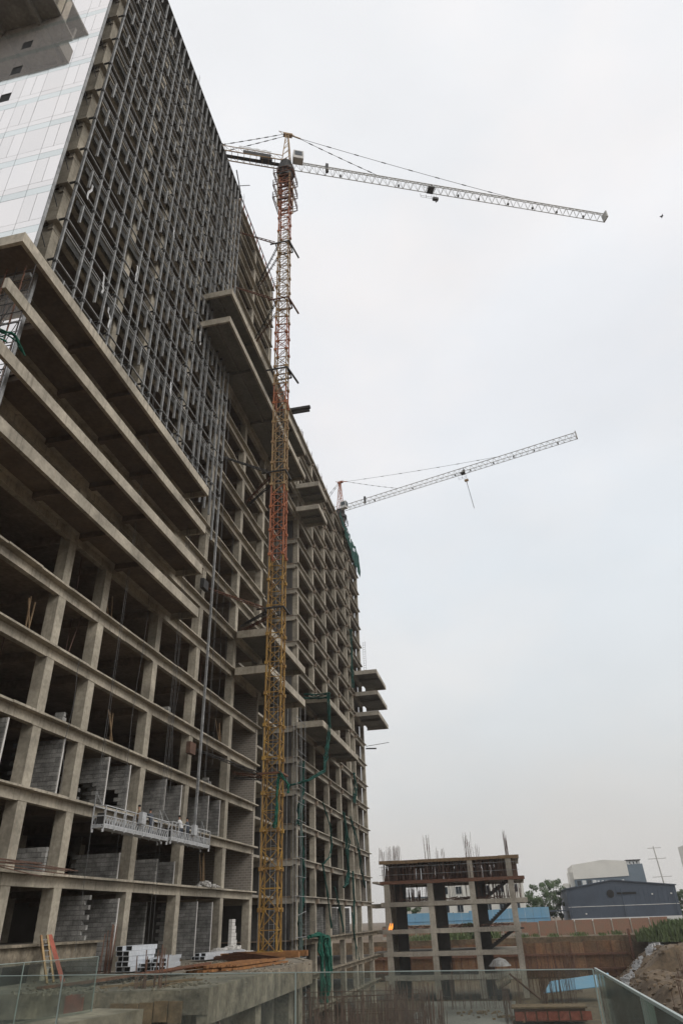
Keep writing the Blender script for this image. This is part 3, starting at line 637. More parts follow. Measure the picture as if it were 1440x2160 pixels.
# collars and tie struts back to the facade
for z, m in ((77.9, 'dark_steel'), (67.1, 'rust'), (55.3, 'dark_steel'), (40.8, 'dark_steel'), (25.3, 'dark_steel'), (10.6, 'rust')):
    o = .95; c = MB(); bx, by = CB[0], CB[1]
    for a, b in (((-o-.7, -o), (o, -o)), ((o, -o), (o, o)), ((o, o), (-o, o)), ((-o, o), (-o, -o))): c.bar((bx+a[0], by+a[1], z), (bx+b[0], by+b[1], z), .1)
    if z > 50: c.bar((bx+o, by-o, z), (bx+o+.55, by+o+1.0, z-.1), .13)
    cl = c.build('tie_collar', M[m], CR)
    if z != 55.3:
        for q, (p, e) in enumerate((((bx-o, by-o, z), (FX+.05, 55.0, z+2.0)), ((bx-o, by-o*.2, z-.1), (FX+.05, 63.9, z+1.6)), ((bx-o, by+o, z-.1), (FX+.05, 64.2, z+1.2)))):
            t = MB(); p = Vector(p); e = Vector(e); dd = (e-p)
            for off in ((0, .14, .12), (0, -.14, .12), (0, 0, -.13)): t.bar(p+Vector(off), e+Vector(off)*.4, .05)
            for s in range(9):
                f = (s+.5)/9; pt = p+dd*f; t.bar(pt+Vector((0, .15, .12)), pt+Vector((0, -.15, -.12)), .03); t.bar(pt+Vector((0, -.15, .12)), pt+Vector((.3, .1, -.12)), .03)
            t.build('tie_strut', M['rust'] if (q+int(z)) % 2 else M['dark_steel'], CR)
    if z in (25.3, 10.6): MB().box(FX-.1, FX+.28, 53.2, 54.3, z+1.4, z+2.3).build('anchor_plate', M['rebar'] if z < 20 else M['dark_steel'], CR)
pl = MB()                                                     # little mesh landing at the top tie
for q in range(6): pl.bar((-23.9+q*.9, 62.5, 76.8), (-23.9+q*.9, 62.5, 78.0), .02)
for dz in (0, .4, .8, 1.2): pl.bar((-23.9, 62.5, 76.8+dz), (-19.3, 61.8, 76.8+dz), .02)
pl.build('tie_landing', M['galv'], CR)
def m2(z): return M['orange'] if int(z/5) % 2 else M['cabwhite']
s2 = 141/133.39
tower_crane('tower_crane', 'smaller far tower crane behind the wing roof, pale jib rising to the right', (-26.7*s2, 141.0, PIT), 82.16*s2, 90.1*s2, (25.98*s2, 117.59*s2), 9, 1.5, 3.0, m2, M['orange'], 70, 57.6, 0, .555, False)

# ================================================================ suspended gondolas and workers
def gondola(y0, y1, z, label, xg=-22.55):
    g = thing('gondola', label, 'gondola', (xg, (y0+y1)/2, z), 'suspended work platforms')
    wd = .38; n = max(3, int(round((y1-y0)/1.25)))
    MB().box(xg-wd, xg+wd, y0, y1, z-.05, z+.03).build('deck', M['gond'], g)
    for s in (-1, 1):
        x = xg+s*wd; h = 1.12
        rails = MB()
        for zz in (.12, .58, h): rails.bar((x, y0, z+zz), (x, y1, z+zz), .034)
        rails.build('rail', M['gond'], g, 'stuff' if False else None)
        for i in range(n+1):
            y = y0+(y1-y0)*i/n; MB().box(x-.03, x+.03, y-.03, y+.03, z-.12, z+h).build('rail_post', M['gond'], g)
        lt = MB()
        for i in range(n*4):
            a = y0+(y1-y0)*i/(n*4); b = y0+(y1-y0)*(i+1)/(n*4); mdl = (a+b)/2
            lt.bar((x, a, z+.12), (x, mdl, z+.56), .022); lt.bar((x, mdl, z+.56), (x, b, z+.12), .022)
        lt.build('lattice', M['gond'], g, 'stuff')
        MB().box(x-.012, x+.012, y0, y1, z+.03, z+.17).build('toe_board', M['gond'], g)
    for y in (y0, y1):
        e = MB()
        for zz in (.1, .58, 1.12): e.bar((xg-wd, y, z+zz), (xg+wd, y, z+zz), .034)
        for x in (xg-wd, xg+wd): e.bar((x, y, z+.05), (x, y, z+1.14), .035)
        e.build('end_frame', M['gond'], g)
        h_ = MB(); h_.bar((xg-wd, y, z), (xg-wd, y, z+1.9), .04); h_.bar((xg-wd, y, z+1.9), (xg, y+.2*(1 if y == y0 else -1), z+1.2), .03); h_.build('hoist_stirrup', M['galv'], g)
        yy = y+(.3 if y == y0 else -.3); MB().box(xg-.2, xg+.2, yy-.16, yy+.16, z+.2, z+.75).build('hoist_motor', M['dark_steel'], g)
        for x in (xg-wd+.05, xg+wd-.05): MB().bar((x, y, z-.28), (x, y, z-.12), .07, 8).build('castor', M['gond'], g)
        cbx = MB(); cbx.bar((xg-wd, y, z+1.9), (xg-wd-.2, y, ROOF), .016); cbx.bar((xg-wd, y+.22, z+1.5), (xg-wd-.25, y+.22, ROOF), .012); cbx.build('suspension_rope', M['cable'], g)
        MB().bar((xg-wd, y, z-.1), (xg-wd+.05, y+.1, -1.0), .012).build('tail_rope', M['cable'], g)
    ym = (y0+y1)/2
    MB().box(xg+wd+.035, xg+wd+.3, ym-.25, ym+.3, z+.55, z+1.22).build('control_box', M['gond'], g)
    return g
gondola(38.7, 47.2, 5.02, 'longer left gondola hanging across the block walls')
gondola(47.75, 54.7, 5.12, 'shorter right gondola ending at the steel pole')
def person(loc, face, label, shirt, lean=.15):
    me = bpy.data.meshes.new('person'); V = []; E_ = []; Rr = []
    def add(p, r, par=None):
        V.append(p); Rr.append(r); i = len(V)-1
        if par is not None: E_.append((par, i))
        return i
    pel = add((0, 0, .93), .14); ch = add((lean*.6, 0, 1.2), .155, pel); sh = add((lean, 0, 1.42), .13, ch); nk = add((lean+.01, 0, 1.52), .055, sh); hd = add((lean+.03, 0, 1.62), .085, nk); tp = add((lean+.03, 0, 1.73), .08, hd)
    for s in (-1, 1):
        a = add((lean, s*.19, 1.40), .062, sh); e = add((lean+.12, s*.26, 1.14), .046, a); w_ = add((lean+.34, s*.18, 1.08), .034, e); add((lean+.42, s*.17, 1.08), .036, w_)
        h = add((0, s*.1, .88), .095, pel); k = add((.04, s*.12, .48), .066, h); an = add((0, s*.12, .09), .046, k); add((.13, s*.13, .05), .04, an)
    me.from_pydata(V, E_, []); o = bpy.data.objects.new('tmp_person', me); col.objects.link(o)
    md = o.modifiers.new('skin', 'SKIN'); sv = me.skin_vertices[0].data
    for i, r in enumerate(Rr): sv[i].radius = (r, r)
    sv[0].use_root = True
    o.modifiers.new('sub', 'SUBSURF').levels = 1
    dg = bpy.context.evaluated_depsgraph_get(); nm = bpy.data.meshes.new_from_object(o.evaluated_get(dg)); bpy.data.objects.remove(o)
    nm.materials.clear(); nm.materials.append(shirt); nm.materials.append(M['skin']); nm.materials.append(M['shirtd'])
    for p in nm.polygons:
        z = p.center.z; p.use_smooth = True
        p.material_index = 1 if (z > 1.49 or (p.center.x > lean+.27 and z > .9)) else (2 if z < .93 else 0)
    t = thing('person', label, 'person', loc); t.rotation_euler = (0, 0, face)
    b = bpy.data.objects.new('body', nm); col.objects.link(b); b.parent = t
    hair = MB(); n = 8
    for j in range(4):
        for i in range(n):
            pass
    import bmesh
    bm = bmesh.new(); bmesh.ops.create_uvsphere(bm, u_segments=10, v_segments=6, radius=.105)
    for v in bm.verts: v.co = Vector((v.co.x+lean+.015, v.co.y*.9, v.co.z*.8+1.735))
    hm = bpy.data.meshes.new('hair'); bm.to_mesh(hm); bm.free(); hm.materials.append(M['black']); ho = bpy.data.objects.new('hair', hm); col.objects.link(ho); ho.parent = t
    return t
person((-22.6, 50.3, 5.15), R(170), 'worker in a pale shirt bending in the right gondola', M['shirtp'], .22)
person((-22.65, 51.6, 5.15), R(185), 'worker in dark clothes in the right gondola, nearer the pole', M['shirtd'], .1)
person((-22.65, 45.6, 5.05), R(150), 'worker in dark clothes at the far end of the left gondola', M['shirtd'], .25)
person((-22.7, 43.9, 5.05), R(200), 'worker in a brown shirt upright near the middle of the left gondola', M['wood'], .05)

# ================================================================ low concrete frame beyond the wing
LF = thing('low_frame', 'low rusty concrete frame of five open storeys with stairs, right of the wing', 'building', (-10, 148, PIT))
LYF, LYB, LX0, LX1 = 142.0, 156.0, -23.4, 2.9
LZ = [9.35, 5.97, 2.54, -1.72, -5.12, -8.6]
def front_beam(z, x0, x1, y, m, par, d=.75):
    mb = MB(); n = 7; rr = random.Random(int(z*31))
    for i in range(n): a = x0+(x1-x0)*i/n; b = x0+(x1-x0)*(i+1)/n; mb.box(a, b, y+rr.uniform(-.03, .03), y+.4, z-d+rr.uniform(-.04, .04), z+rr.uniform(-.03, .03))
    return mb.build('edge_beam', m, par)
for i, z in enumerate(LZ):
    x1 = LX1-.5 if i == 0 else (LX1 if i < 3 else .6)
    MB().box(LX0, x1, LYF+.41, LYB, z-.28, z-.03).build('floor_slab', M['conc_far'], LF)
    front_beam(z, LX0, x1, LYF, M['rust'] if i == 1 else (M['wood'] if i == 0 else M['conc_far']), LF, .55 if i < 2 else .7)
    MB().box(LX0, x1, LYB-.4, LYB, z-.7, z-.29).build('edge_beam', M['conc_far'], LF)
for j, x in enumerate((-22.2, -14.2, -6.6, .4)):
    for y in (LYF+.08, LYF+6.6, LYB-.9):
        MB().box(x-.5, x+.5, y-.03, y+.75, PIT, LZ[0] if (j > 1 and y < 143) else LZ[1]).build('column', M['conc_far'], LF)
for j, x in enumerate((-20.2, -12.7, -5.3)):                 # shear walls behind the columns, painted near black for the deep shade
    MB().box(x-1.1, x+.9, LYF+4.5, LYF+4.8, PIT, LZ[1]-.3).build('shear_wall', M['mortar_and_shade'], LF)
# props holding the top formwork
rp = random.Random(9)
for i in range(290):
    x = rp.uniform(LX0+.5, LX1-1.2); y = rp.uniform(LYF+.6, LYB-.6); lvl = 0 if rp.random() < .8 else 1
    MB().bar((x, y, LZ[lvl+1]), (x+rp.uniform(-.15, .15), y, LZ[lvl]-.28), .085 if lvl == 0 else .05).build('prop', M['rebar'], LF)
for x0, x1 in ((-23.2, -19.6), (-9.8, -7.2), (-2.2, 2.0)): MB().box(x0, x1, LYB-.3, LYB-.2, LZ[1], LZ[0]-.3).build('formwork_sheet', M['rebar'], LF)
for z in (LZ[1]+1.0, LZ[1]+2.3): MB().bar((LX0, LYF-.1, z), (LX1-.8, LYF-.1, z), .04).build('ledger', M['galv'], LF)
# stair flights between the last two columns
for i, (za, zb) in enumerate(((LZ[4], LZ[3]), (LZ[3], LZ[2]), (LZ[2], LZ[1]), (LZ[1]-3.43, LZ[1]))):
    if i == 3: continue
    xa, xb = -4.8, .0; zc = za+(zb-za)*.92; mb = MB(); n = 12
    mb.v = [(xa, LYF+3, za-.25), (xb, LYF+3, zc-.45), (xb, LYF+3, zc), (xa, LYF+3, za+.2), (xa, LYF+5, za-.25), (xb, LYF+5, zc-.45), (xb, LYF+5, zc), (xa, LYF+5, za+.2)]
    mb.f = [(0,1,2,3),(7,6,5,4),(0,4,5,1),(1,5,6,2),(2,6,7,3),(3,7,4,0)]
    for q in range(n): f = q/n; mb.box(xa+(xb-xa)*f, xa+(xb-xa)*(q+1)/n, LYF+3.05, LYF+4.95, za+.1+(zc-za-.2)*f, za+.3+(zc-za-.2)*(q+1)/n)
    mb.build('stair_flight', M['mortar_and_shade'], LF)
    MB().box(.0, 1.6, LYF+3, LYF+5, zc-.25, zc).build('stair_landing', M['mortar_and_shade'], LF)
    MB().box(-5.6, -4.8, LYF+3, LYF+5, za-.05, za+.2).build('stair_landing', M['mortar_and_shade'], LF)
# starter bars on the roof
def bars(par_or_none, spots, m, seed, name, label=None, rad=.028):
    rr = random.Random(seed); mb = MB()
    for x, y, z, h, sx, sy_, n in spots:
        for i in range(n):
            xx = x+rr.uniform(-sx, sx); yy = y+rr.uniform(-sy_, sy_); hh = h*rr.uniform(.55, 1.0)
            mb.bar((xx, yy, z), (xx+rr.gauss(0, .04)*hh, yy+rr.gauss(0, .03)*hh, z+hh), rad, 3)
    return mb.build(name, m, par_or_none, 'stuff', label)
bars(LF, [(-21.6, 142.5, LZ[0], 2.6, 1.8, .5, 34), (-19.6, 142.6, LZ[0], 2.6, .8, .4, 12), (-14.3, 142.5, LZ[0], 4.2, .7, .4, 10), (-12, 142.6, LZ[0], 2.0, 1.1, .4, 10), (-6.6, 142.5, LZ[0], 4.3, .55, .4, 16), (-5.2, 142.6, LZ[0], 2.2, .6, .4, 6), (.4, 142.4, LZ[0], 4.4, .35, .3, 18)], M['rebar'], 21, 'starter_bars')
bars(LF, [(-11, 147, LZ[1], 3.05, 12, 5, 900), (-18, 147, LZ[2], 3.0, 4, 4, 60), (-2, 147, LZ[2], 3.0, 4, 4, 60)], M['rebar'], 22, 'dense_props', None, .05)
MB().box(-24.4, LX0, 139.5, 152, 5.6, 5.9).build('link_slab', M['conc_far'], LF)
for z in (2.4, -1.75, -5.2): MB().box(-26, LX0-.02, 142.3, 152, z-.6, z).build('link_slab', M['conc_rough'], LF)
# flame of a cutting torch on the slab edge
fb = MB(); rr = random.Random(2)
for i in range(7):
    a = rr.uniform(0, 6.28); r = rr.uniform(0, .35); x = -21.5+r*math.cos(a); y = 138.6+r*math.sin(a); h = rr.uniform(.5, 1.3)
    fb.bar((x, y, -1.68), (x+.1, y, -1.68+h*.35), .07, 6, .13); fb.bar((x+.1, y, -1.68+h*.35), (x+.3, y, -1.68+h), .13, 6, .01)
single('flame', fb, M['flame'], 'small orange flame burning at the corner between wing and low frame', 'flame')

# ================================================================ retaining wall, brick wall, sheds
RW = thing('retaining_wall', 'rust brown timber lagged retaining wall at the far side of the pit', 'retaining wall', (0, 186, PIT))
ztop, zbot = -5.6, -16.2
x = -33.0; i = 0; rw = random.Random(64)
while x < 23.5:
    W = rw.uniform(1.5, 3.2)
    MB().box(x+.1, x+W-.1, 185.8+rw.uniform(-.1, .08), 186.0, PIT, ztop+random.Random(i).uniform(-.25, .15)).build('lagging_panel', M['lag'], RW)
    MB().box(x-.09, x+.09, 185.7, 186.0, PIT, ztop+.05).build('soldier_pile', M['rust'], RW)
    x += W; i += 1
for z in (-7.9, -10.6): MB().box(-33, 23.5, 185.2, 185.6, z-.18, z+.18).build('waler', M['rust'], RW)
MB().box(24.0, 24.5, 184.6, 185.4, PIT, -3.4).build('corner_pile', M['rust'], RW)
BW = thing('brick_wall', 'long red brick boundary wall with pale piers above the retaining wall', 'wall', (5, 200, -4.6))
for i in range(16):
    x0 = -33+i*4.3
    MB().box(x0+.14, x0+4.16, 200, 200.3, -4.6, -1.75 if x0 < 3 else -1.55+random.Random(i).uniform(-.05, .05)).build('brick_panel', M['brick'], BW)
    MB().box(x0-.13, x0+.13, 199.9, 200.35, -4.6, -1.85).build('pier', M['conc_far'], BW)
MB().box(-33, 3, 199.9, 200.4, -1.74, -1.55).build('coping', M['conc_far'], BW)
MB().box(-33, 3, 199.6, 199.98, -4.6, -3.9).build('plinth', M['conc_far'], BW)
# weeds on the ledge in front of the brick wall
def weeds(name, spots, seed, m, label=None):
    rr = random.Random(seed); mb = MB()
    for x, y, z, sx, sy_, h, n in spots:
        for i in range(n):
            xx = x+rr.gauss(0, sx*.5); yy = y+rr.gauss(0, sy_*.5); hh = h*rr.uniform(.3, 1); a = rr.uniform(0, 6.28); wv = .05+.05*hh; l = hh*rr.uniform(.1, .5)
            mb.quad((xx-wv*math.cos(a), yy-wv*math.sin(a), z), (xx+wv*math.cos(a), yy+wv*math.sin(a), z), (xx+wv*.6*math.cos(a)+l*math.cos(a+1.2), yy+wv*.6*math.sin(a), z+hh*.7), (xx+l*math.cos(a+1.2), yy+l*math.sin(a+1.2), z+hh))
    o = mb.build(name, m, None, 'stuff'); 
    if label: tag(o, label, 'weeds')
    return o
weeds('weeds', [(-14, 190, -4.6, 4, 5, 1.7, 420), (-6, 191, -4.6, 2, 4, 1.8, 330), (1.5, 190, -4.6, 1.6, 4, .9, 120), (4.6, 192, -4.6, .8, 3, .8, 60), (8.5, 189, -4.6, 1.2, 4, .8, 110), (14.2, 190, -4.6, 1.7, 5, .9, 150), (19, 189, -4.6, .8, 4, .7, 60), (22.5, 191, -4.6, 1.2, 3, 1.0, 110), (-22, 190, -4.6, 5, 5, 1.5, 260)], 4, M['grass'], 'low green weeds along the ledge below the brick wall')
# ledge of soil
def mound(name, x0, x1, y0, y1, fn, m, n=26, kind='structure'):
    mb = MB(); 
    for j in range(n+1):
        for i in range(n+1):
            x = x0+(x1-x0)*i/n; y = y0+(y1-y0)*j/n; mb.v.append((x, y, fn(x, y)))
    for j in range(n):
        for i in range(n): a = j*(n+1)+i; mb.f.append((a, a+1, a+n+2, a+n+1))
    return mb.build(name, m, None, kind, smooth=True)
rn = random.Random(13)
def bankz(x, y):
    xf = 14+(y-140)*.13 if y > 140 else 14-(140-y)*.035
    t = x-xf; z = -12.6+.68*t if t > 0 else -12.6+.1*t
    z = min(z, -6.2+.01*t) if y > 150 else min(z, -9.2+.01*t)
    return z+.5*math.sin(x*.45+y*.22)*math.sin(y*.35)+.28*math.sin(x*.9+y*.31)+.25*math.sin(x*.37-y*.7)+.16*math.sin(x*2.1+y*1.3)
mound('earth_bank', 9, 78, 45, 186, lambda x, y: bankz(x, y) if x < 77 else -4.4, M['soil'], 110)
# white sandbags down the bank
sbm = MB(); rr = random.Random(8)
for i in range(420):
    f = rr.random(); yy = 183-f*40+rr.gauss(0, .7); xx = 29.3-f*14.3+.9*math.sin(f*7)+rr.gauss(0, .62); zz = bankz(xx, yy)+.05
    a = rr.uniform(0, 3.14); ca, sa = math.cos(a)*.34, math.sin(a)*.34
    q = [(xx-ca-sa*.6, yy-sa+ca*.6), (xx+ca-sa*.6, yy+sa+ca*.6), (xx+ca+sa*.6, yy+sa-ca*.6), (xx-ca+sa*.6, yy-sa-ca*.6)]
    sbm.prism(q, zz-.1, zz+rr.uniform(.15, .45))
so = sbm.build('sandbags', M['bag'], None, 'stuff'); tag(so, 'white sandbags tumbling down the earth bank at the far right', 'sandbags')
weeds('weeds', [(31, 178, -5.7, 3, 5, 3.2, 900), (35, 180, -5.7, 4, 5, 4.2, 1500), (28, 184, -5.8, 2, 3, 2.6, 500), (40, 181, -5.7, 5, 5, 4.0, 1100)], 6, M['grass'], 'tall green weeds on top of the bank at the right edge')

def shed(name, label, x0, x1, y0, y1, zb, zs, zr, m_up, m_low, split=None, roofm=None, band=None, cat='warehouse'):
    s = thing(name, label, cat, ((x0+x1)/2, y0, zb)); xm = x0+(x1-x0)*.44
    mb = MB(); n = 0
    mb.v = [(x0, y0, zb), (x1, y0, zb), (x1, y0, zs), (xm, y0, zr), (x0, y0, zs), (x0, y1, zb), (x1, y1, zb), (x1, y1, zs), (xm, y1, zr), (x0, y1, zs)]
    mb.f = [(0, 1, 2, 3, 4), (9, 8, 7, 6, 5), (5, 0, 4, 9), (1, 6, 7, 2)]
    mb.build('wall', m_up, s)
    r = MB(); e = .35
    for a, b in (((x0-e, zs-.05), (xm, zr+.05)), ((xm, zr+.05), (x1+e, zs-.05))):
        r.v += [(a[0], y0-e, a[1]), (b[0], y0-e, b[1]), (b[0], y1, b[1]), (a[0], y1, a[1]), (a[0], y0-e, a[1]+.25), (b[0], y0-e, b[1]+.25), (b[0], y1, b[1]+.25), (a[0], y1, a[1]+.25)]
        n = len(r.v)-8; r.f += [(n,n+3,n+2,n+1),(n+4,n+5,n+6,n+7),(n,n+1,n+5,n+4),(n+1,n+2,n+6,n+5),(n+2,n+3,n+7,n+6),(n+3,n,n+4,n+7)]
    r.build('roof', roofm or m_up, s)
    if split is not None:
        MB().box(x0-.02, x1+.02, y0-.13, y0-.02, zb, split).build('lower_cladding', m_low, s)
        MB().box(x0-.05, x1+.05, y0-.2, y0-.01, split+.01, split+.14).build('trim', M['white'], s)
    # cladding ribs
    for i in range(1, 18):
        xx = x0+(x1-x0)*i/18; MB().box(xx-.03, xx+.03, y0-.16, y0-.135, zb+.8, (split or zb+4)-.1).build('cladding_rib', m_low, s)
    return s
S1 = shed('warehouse', 'dark navy warehouse with a low gable roof and white trim line', 15.6, 45.0, 230, 260, -4.6, 5.7, 7.4, M['navy'], M['navy'], 1.2)
MB().box(15.8, 44.9, 229.7, 229.86, -4.6, -1.55).build('plinth', M['white'], S1)
for i in range(1, 24): MB().box(15.6+i*1.225-.025, 15.6+i*1.225+.025, 229.94, 229.99, 1.4, 5.65).build('cladding_rib', M['navy'], S1)
for x in (16.2, 30.5, 44.2): MB().bar((x, 229.6, -1.5), (x, 229.6, 5.4), .09, 6).build('down_pipe', M['navy'], S1)
MB().box(9.5, 15.5, 231, 240, .4, .65).build('side_canopy', M['navy'], S1)
mb = MB(); mb.bar((27.5, 229.9, 4.2), (27.5, 229.85, 4.2), 1.0, 20); mb.build('wall_emblem', M['black'], S1)
MB().box(29.2, 34.4, 229.86, 229.95, 3.95, 4.45).build('wall_lettering', M['black'], S1)
for x in (20, 38.5, 43.5): MB().box(x-.2, x+.2, 229.6, 229.85, 3.6 if x > 30 else -.6, 3.9 if x > 30 else -.3).build('wall_lamp', M['white'], S1)
for x in (26, 27.2, 28.4, 33): MB().bar((x, 240, 6.6), (x, 240, 7.9), .35, 8).build('roof_vent', M['white'], S1)
S2 = thing('warehouse', 'taller blue grey warehouse with cream upper wall behind the navy one', 'warehouse', (31, 262, -4.6))
mb = MB(); mb.v = [(20.8,262,-4.6),(43.5,262,-4.6),(43.0,262,12.9),(21.2,262,12.2),(20.8,285,-4.6),(43.5,285,-4.6),(43.0,285,12.9),(21.2,285,12.2)]
mb.f = [(0,1,2,3),(7,6,5,4),(4,0,3,7),(1,5,6,2),(3,2,6,7)]; mb.build('wall', M['greyclad'], S2)
mb = MB(); mb.v = [(20.9,261.8,9.2),(38.2,261.8,9.6),(38.2,261.8,13.9),(31,261.8,14.5),(21.0,261.8,13.4),(20.9,284,9.2),(38.2,284,9.6),(38.2,284,13.9),(31,284,14.5),(21.0,284,13.4)]
mb.f = [(0,1,2,3,4),(9,8,7,6,5),(5,0,4,9),(1,6,7,2),(2,7,8,3),(3,8,9,4),(0,5,6,1)]; mb.build('upper_wall', M['cream'], S2)
for i in range(4): MB().box(21.8+i*1.6, 23.0+i*1.6, 261.9, 261.99, 6.8 if i % 2 else 5.6, 8.8).build('window', M['white'] if i % 2 else M['winglass'], S2)
for x in (17.6, 19.6): MB().box(x, x+1.6, 263, 270, -4.6, 8.2 if x < 18 else 11.3).build('stair_tower', M['cream'], S2)
for i in range(4): MB().box(38.6+i*1.1, 39.4+i*1.1, 264, 266, 13.0, 13.9).build('roof_unit', M['white'], S2)
MB().box(38.3, 43.0, 263.5, 266.4, 14.0, 14.25).build('roof_rail', M['dark_steel'], S2)
S3 = thing('warehouse', 'pale building cut off by the right edge of the picture', 'building', (68, 260, -4.6))
MB().box(59.3, 78, 260, 280, -4.6, 12.0).build('wall', M['greyclad'], S3); MB().box(58.8, 78, 259.8, 280.2, 12.01, 18.2).build('upper_wall', M['cream'], S3)
MB().box(59.2, 78, 259.7, 259.98, 8.9, 11.6).build('window_band', M['winglass'], S3)
# cream house with windows, seen through the low frame
H = thing('cream_house', 'two storey cream house with dark windows behind the low frame', 'house', (-7, 214, -4.6))
MB().box(-19.5, 3.7, 214, 226, -4.6, 8.6).build('wall', M['cream'], H)
MB().box(-19.9, 4.1, 213.7, 226.4, 8.61, 9.0).build('roof', M['cream'], H)
for z in (5.2, .9):
    for i in range(6):
        x = -18.2+i*3.75
        f = MB(); f.box(x, x+1.7, 213.92, 213.99, z, z+1.9); wv = f.build('window', M['white'], H)
        MB().box(x+.1, x+.8, 213.86, 213.91, z+.1, z+1.8).build('pane', M['winglass'], wv); MB().box(x+.9, x+1.6, 213.86, 213.91, z+.1, z+1.8).build('pane', M['winglass'], wv)
H2 = thing('pale_shed', 'pale narrow shed seen between the first two columns of the low frame', 'shed', (-28, 222, -4.6))
MB().box(-33, -22, 222, 232, -4.6, 4.8).build('wall', M['cream'], H2); MB().box(-33.3, -21.7, 221.7, 232.3, 4.81, 5.1).build('roof', M['greyclad'], H2)
BF = thing('blue_fence', 'bright blue sheet metal fence in front of the cream house', 'fence', (-8, 205, -4.6))
for i in range(20):
    x0 = -31+i*2.0; MB().box(x0+.02, x0+1.98, 205+.03*(i % 2), 205.08+.03*(i % 2), -4.6, 1.05+.5*math.sin(i*.45)*.3+(.25 if i > 9 else -.2)).build('sheet_panel', M['bluesheet'], BF)
for i in range(11): MB().box(-31.1+i*4, -30.95+i*4, 205.15, 205.3, -4.6, 1.0).build('fence_post', M['rust'], BF)
MB().box(-31, 9, 204.9, 205.0, -.9, -.78).build('fence_rail', M['bluesheet'], BF)
# trees
def tree(loc, h, r, seed, label):
    rr = random.Random(seed); t = thing('tree', label, 'tree', loc); tr = MB(); x, y, z = loc
    tr.bar((x, y, z), (x+.2, y, z+h*.55), .28, 7, .16)
    for i in range(6): a = rr.uniform(0, 6.28); tr.bar((x+.15, y, z+h*rr.uniform(.3, .52)), (x+r*.6*math.cos(a), y+r*.6*math.sin(a), z+h*rr.uniform(.6, .85)), .11, 5, .04)
    tr.build('trunk', M['bark'], t)
    cr_ = MB(); cl = [(x+rr.gauss(0, r*.6), y+rr.gauss(0, r*.6), z+h*rr.uniform(.3, .95), r*rr.uniform(.14, .38)) for _ in range(26)]
    for cx, cy_, cz, cr0 in cl:
        for i in range(150):
            v = Vector((rr.gauss(0, 1), rr.gauss(0, 1), rr.gauss(0, .8))).normalized()*cr0*rr.uniform(.55, 1.08); p = Vector((cx, cy_, cz))+v
            u = Vector((rr.gauss(0, 1), rr.gauss(0, 1), rr.gauss(0, 1))).normalized(); w_ = u.orthogonal().normalized(); s = rr.uniform(.14, .3)
            cr_.quad(p-u*s, p+w_*s*.6, p+u*s, p-w_*s*.6)
    cr_.build('crown', M['leaf'], t, 'stuff'); return t
tree((5.5, 228, -4.6), 9.5, 3.2, 1, 'dark green tree left of the navy warehouse, nearest the cream house')
tree((10.2, 236, -4.6), 12.6, 3.6, 2, 'tall dark green tree left of the navy warehouse, middle of three')
tree((14.2, 248, -4.6), 14.0, 3.4, 3, 'tree rising just beside the navy warehouse wall')
tree((-27, 212, -4.6), 7.6, 2.4, 4, 'small green tree seen through the low frame above the blue fence')
tree((50, 248, -4.6), 9.5, 3.0, 5, 'green tree at the right edge behind the navy warehouse')
tree((-10, 190, -4.9), 3.4, 1.5, 6, 'bushy young tree on the ledge seen through the low frame')
# power pylon
PY = thing('power_pole', 'tall steel power pole with four cross arms far behind the warehouses', 'pylon', (72.5, 400, -4.6))
MB().bar((74.4, 400, -4.6), (72.6, 400, 27), .45, 8, .25).build('pole', M['jib'], PY)
for z, l in ((26.2, 3.2), (21.5, 4.3), (13.6, 4.5), (5.0, 4.8)):
    MB().bar((72.8+(27-z)*.05-l, 400, z), (72.8+(27-z)*.05+l, 400, z+.1), .17).build('cross_arm', M['jib'], PY)
# bird
bd = MB(); bp_ = (29.25, 60, 72.6)
bd.bar((bp_[0]-.22, bp_[1], bp_[2]), (bp_[0]+.2, bp_[1], bp_[2]+.06), .07, 6, .03); n = len(bd.v)
bd.prism([(bp_[0]-.1, bp_[1]), (bp_[0]+.12, bp_[1]), (bp_[0]+.05, bp_[1]+.34)], bp_[2]+.0, bp_[2]+.04)
bd.prism([(bp_[0]+.12, bp_[1]), (bp_[0]-.1, bp_[1]), (bp_[0]+.05, bp_[1]-.34)], bp_[2]+.0, bp_[2]+.04)
single('bird', bd, M['black'], 'small dark bird flying in the sky at the right', 'bird')

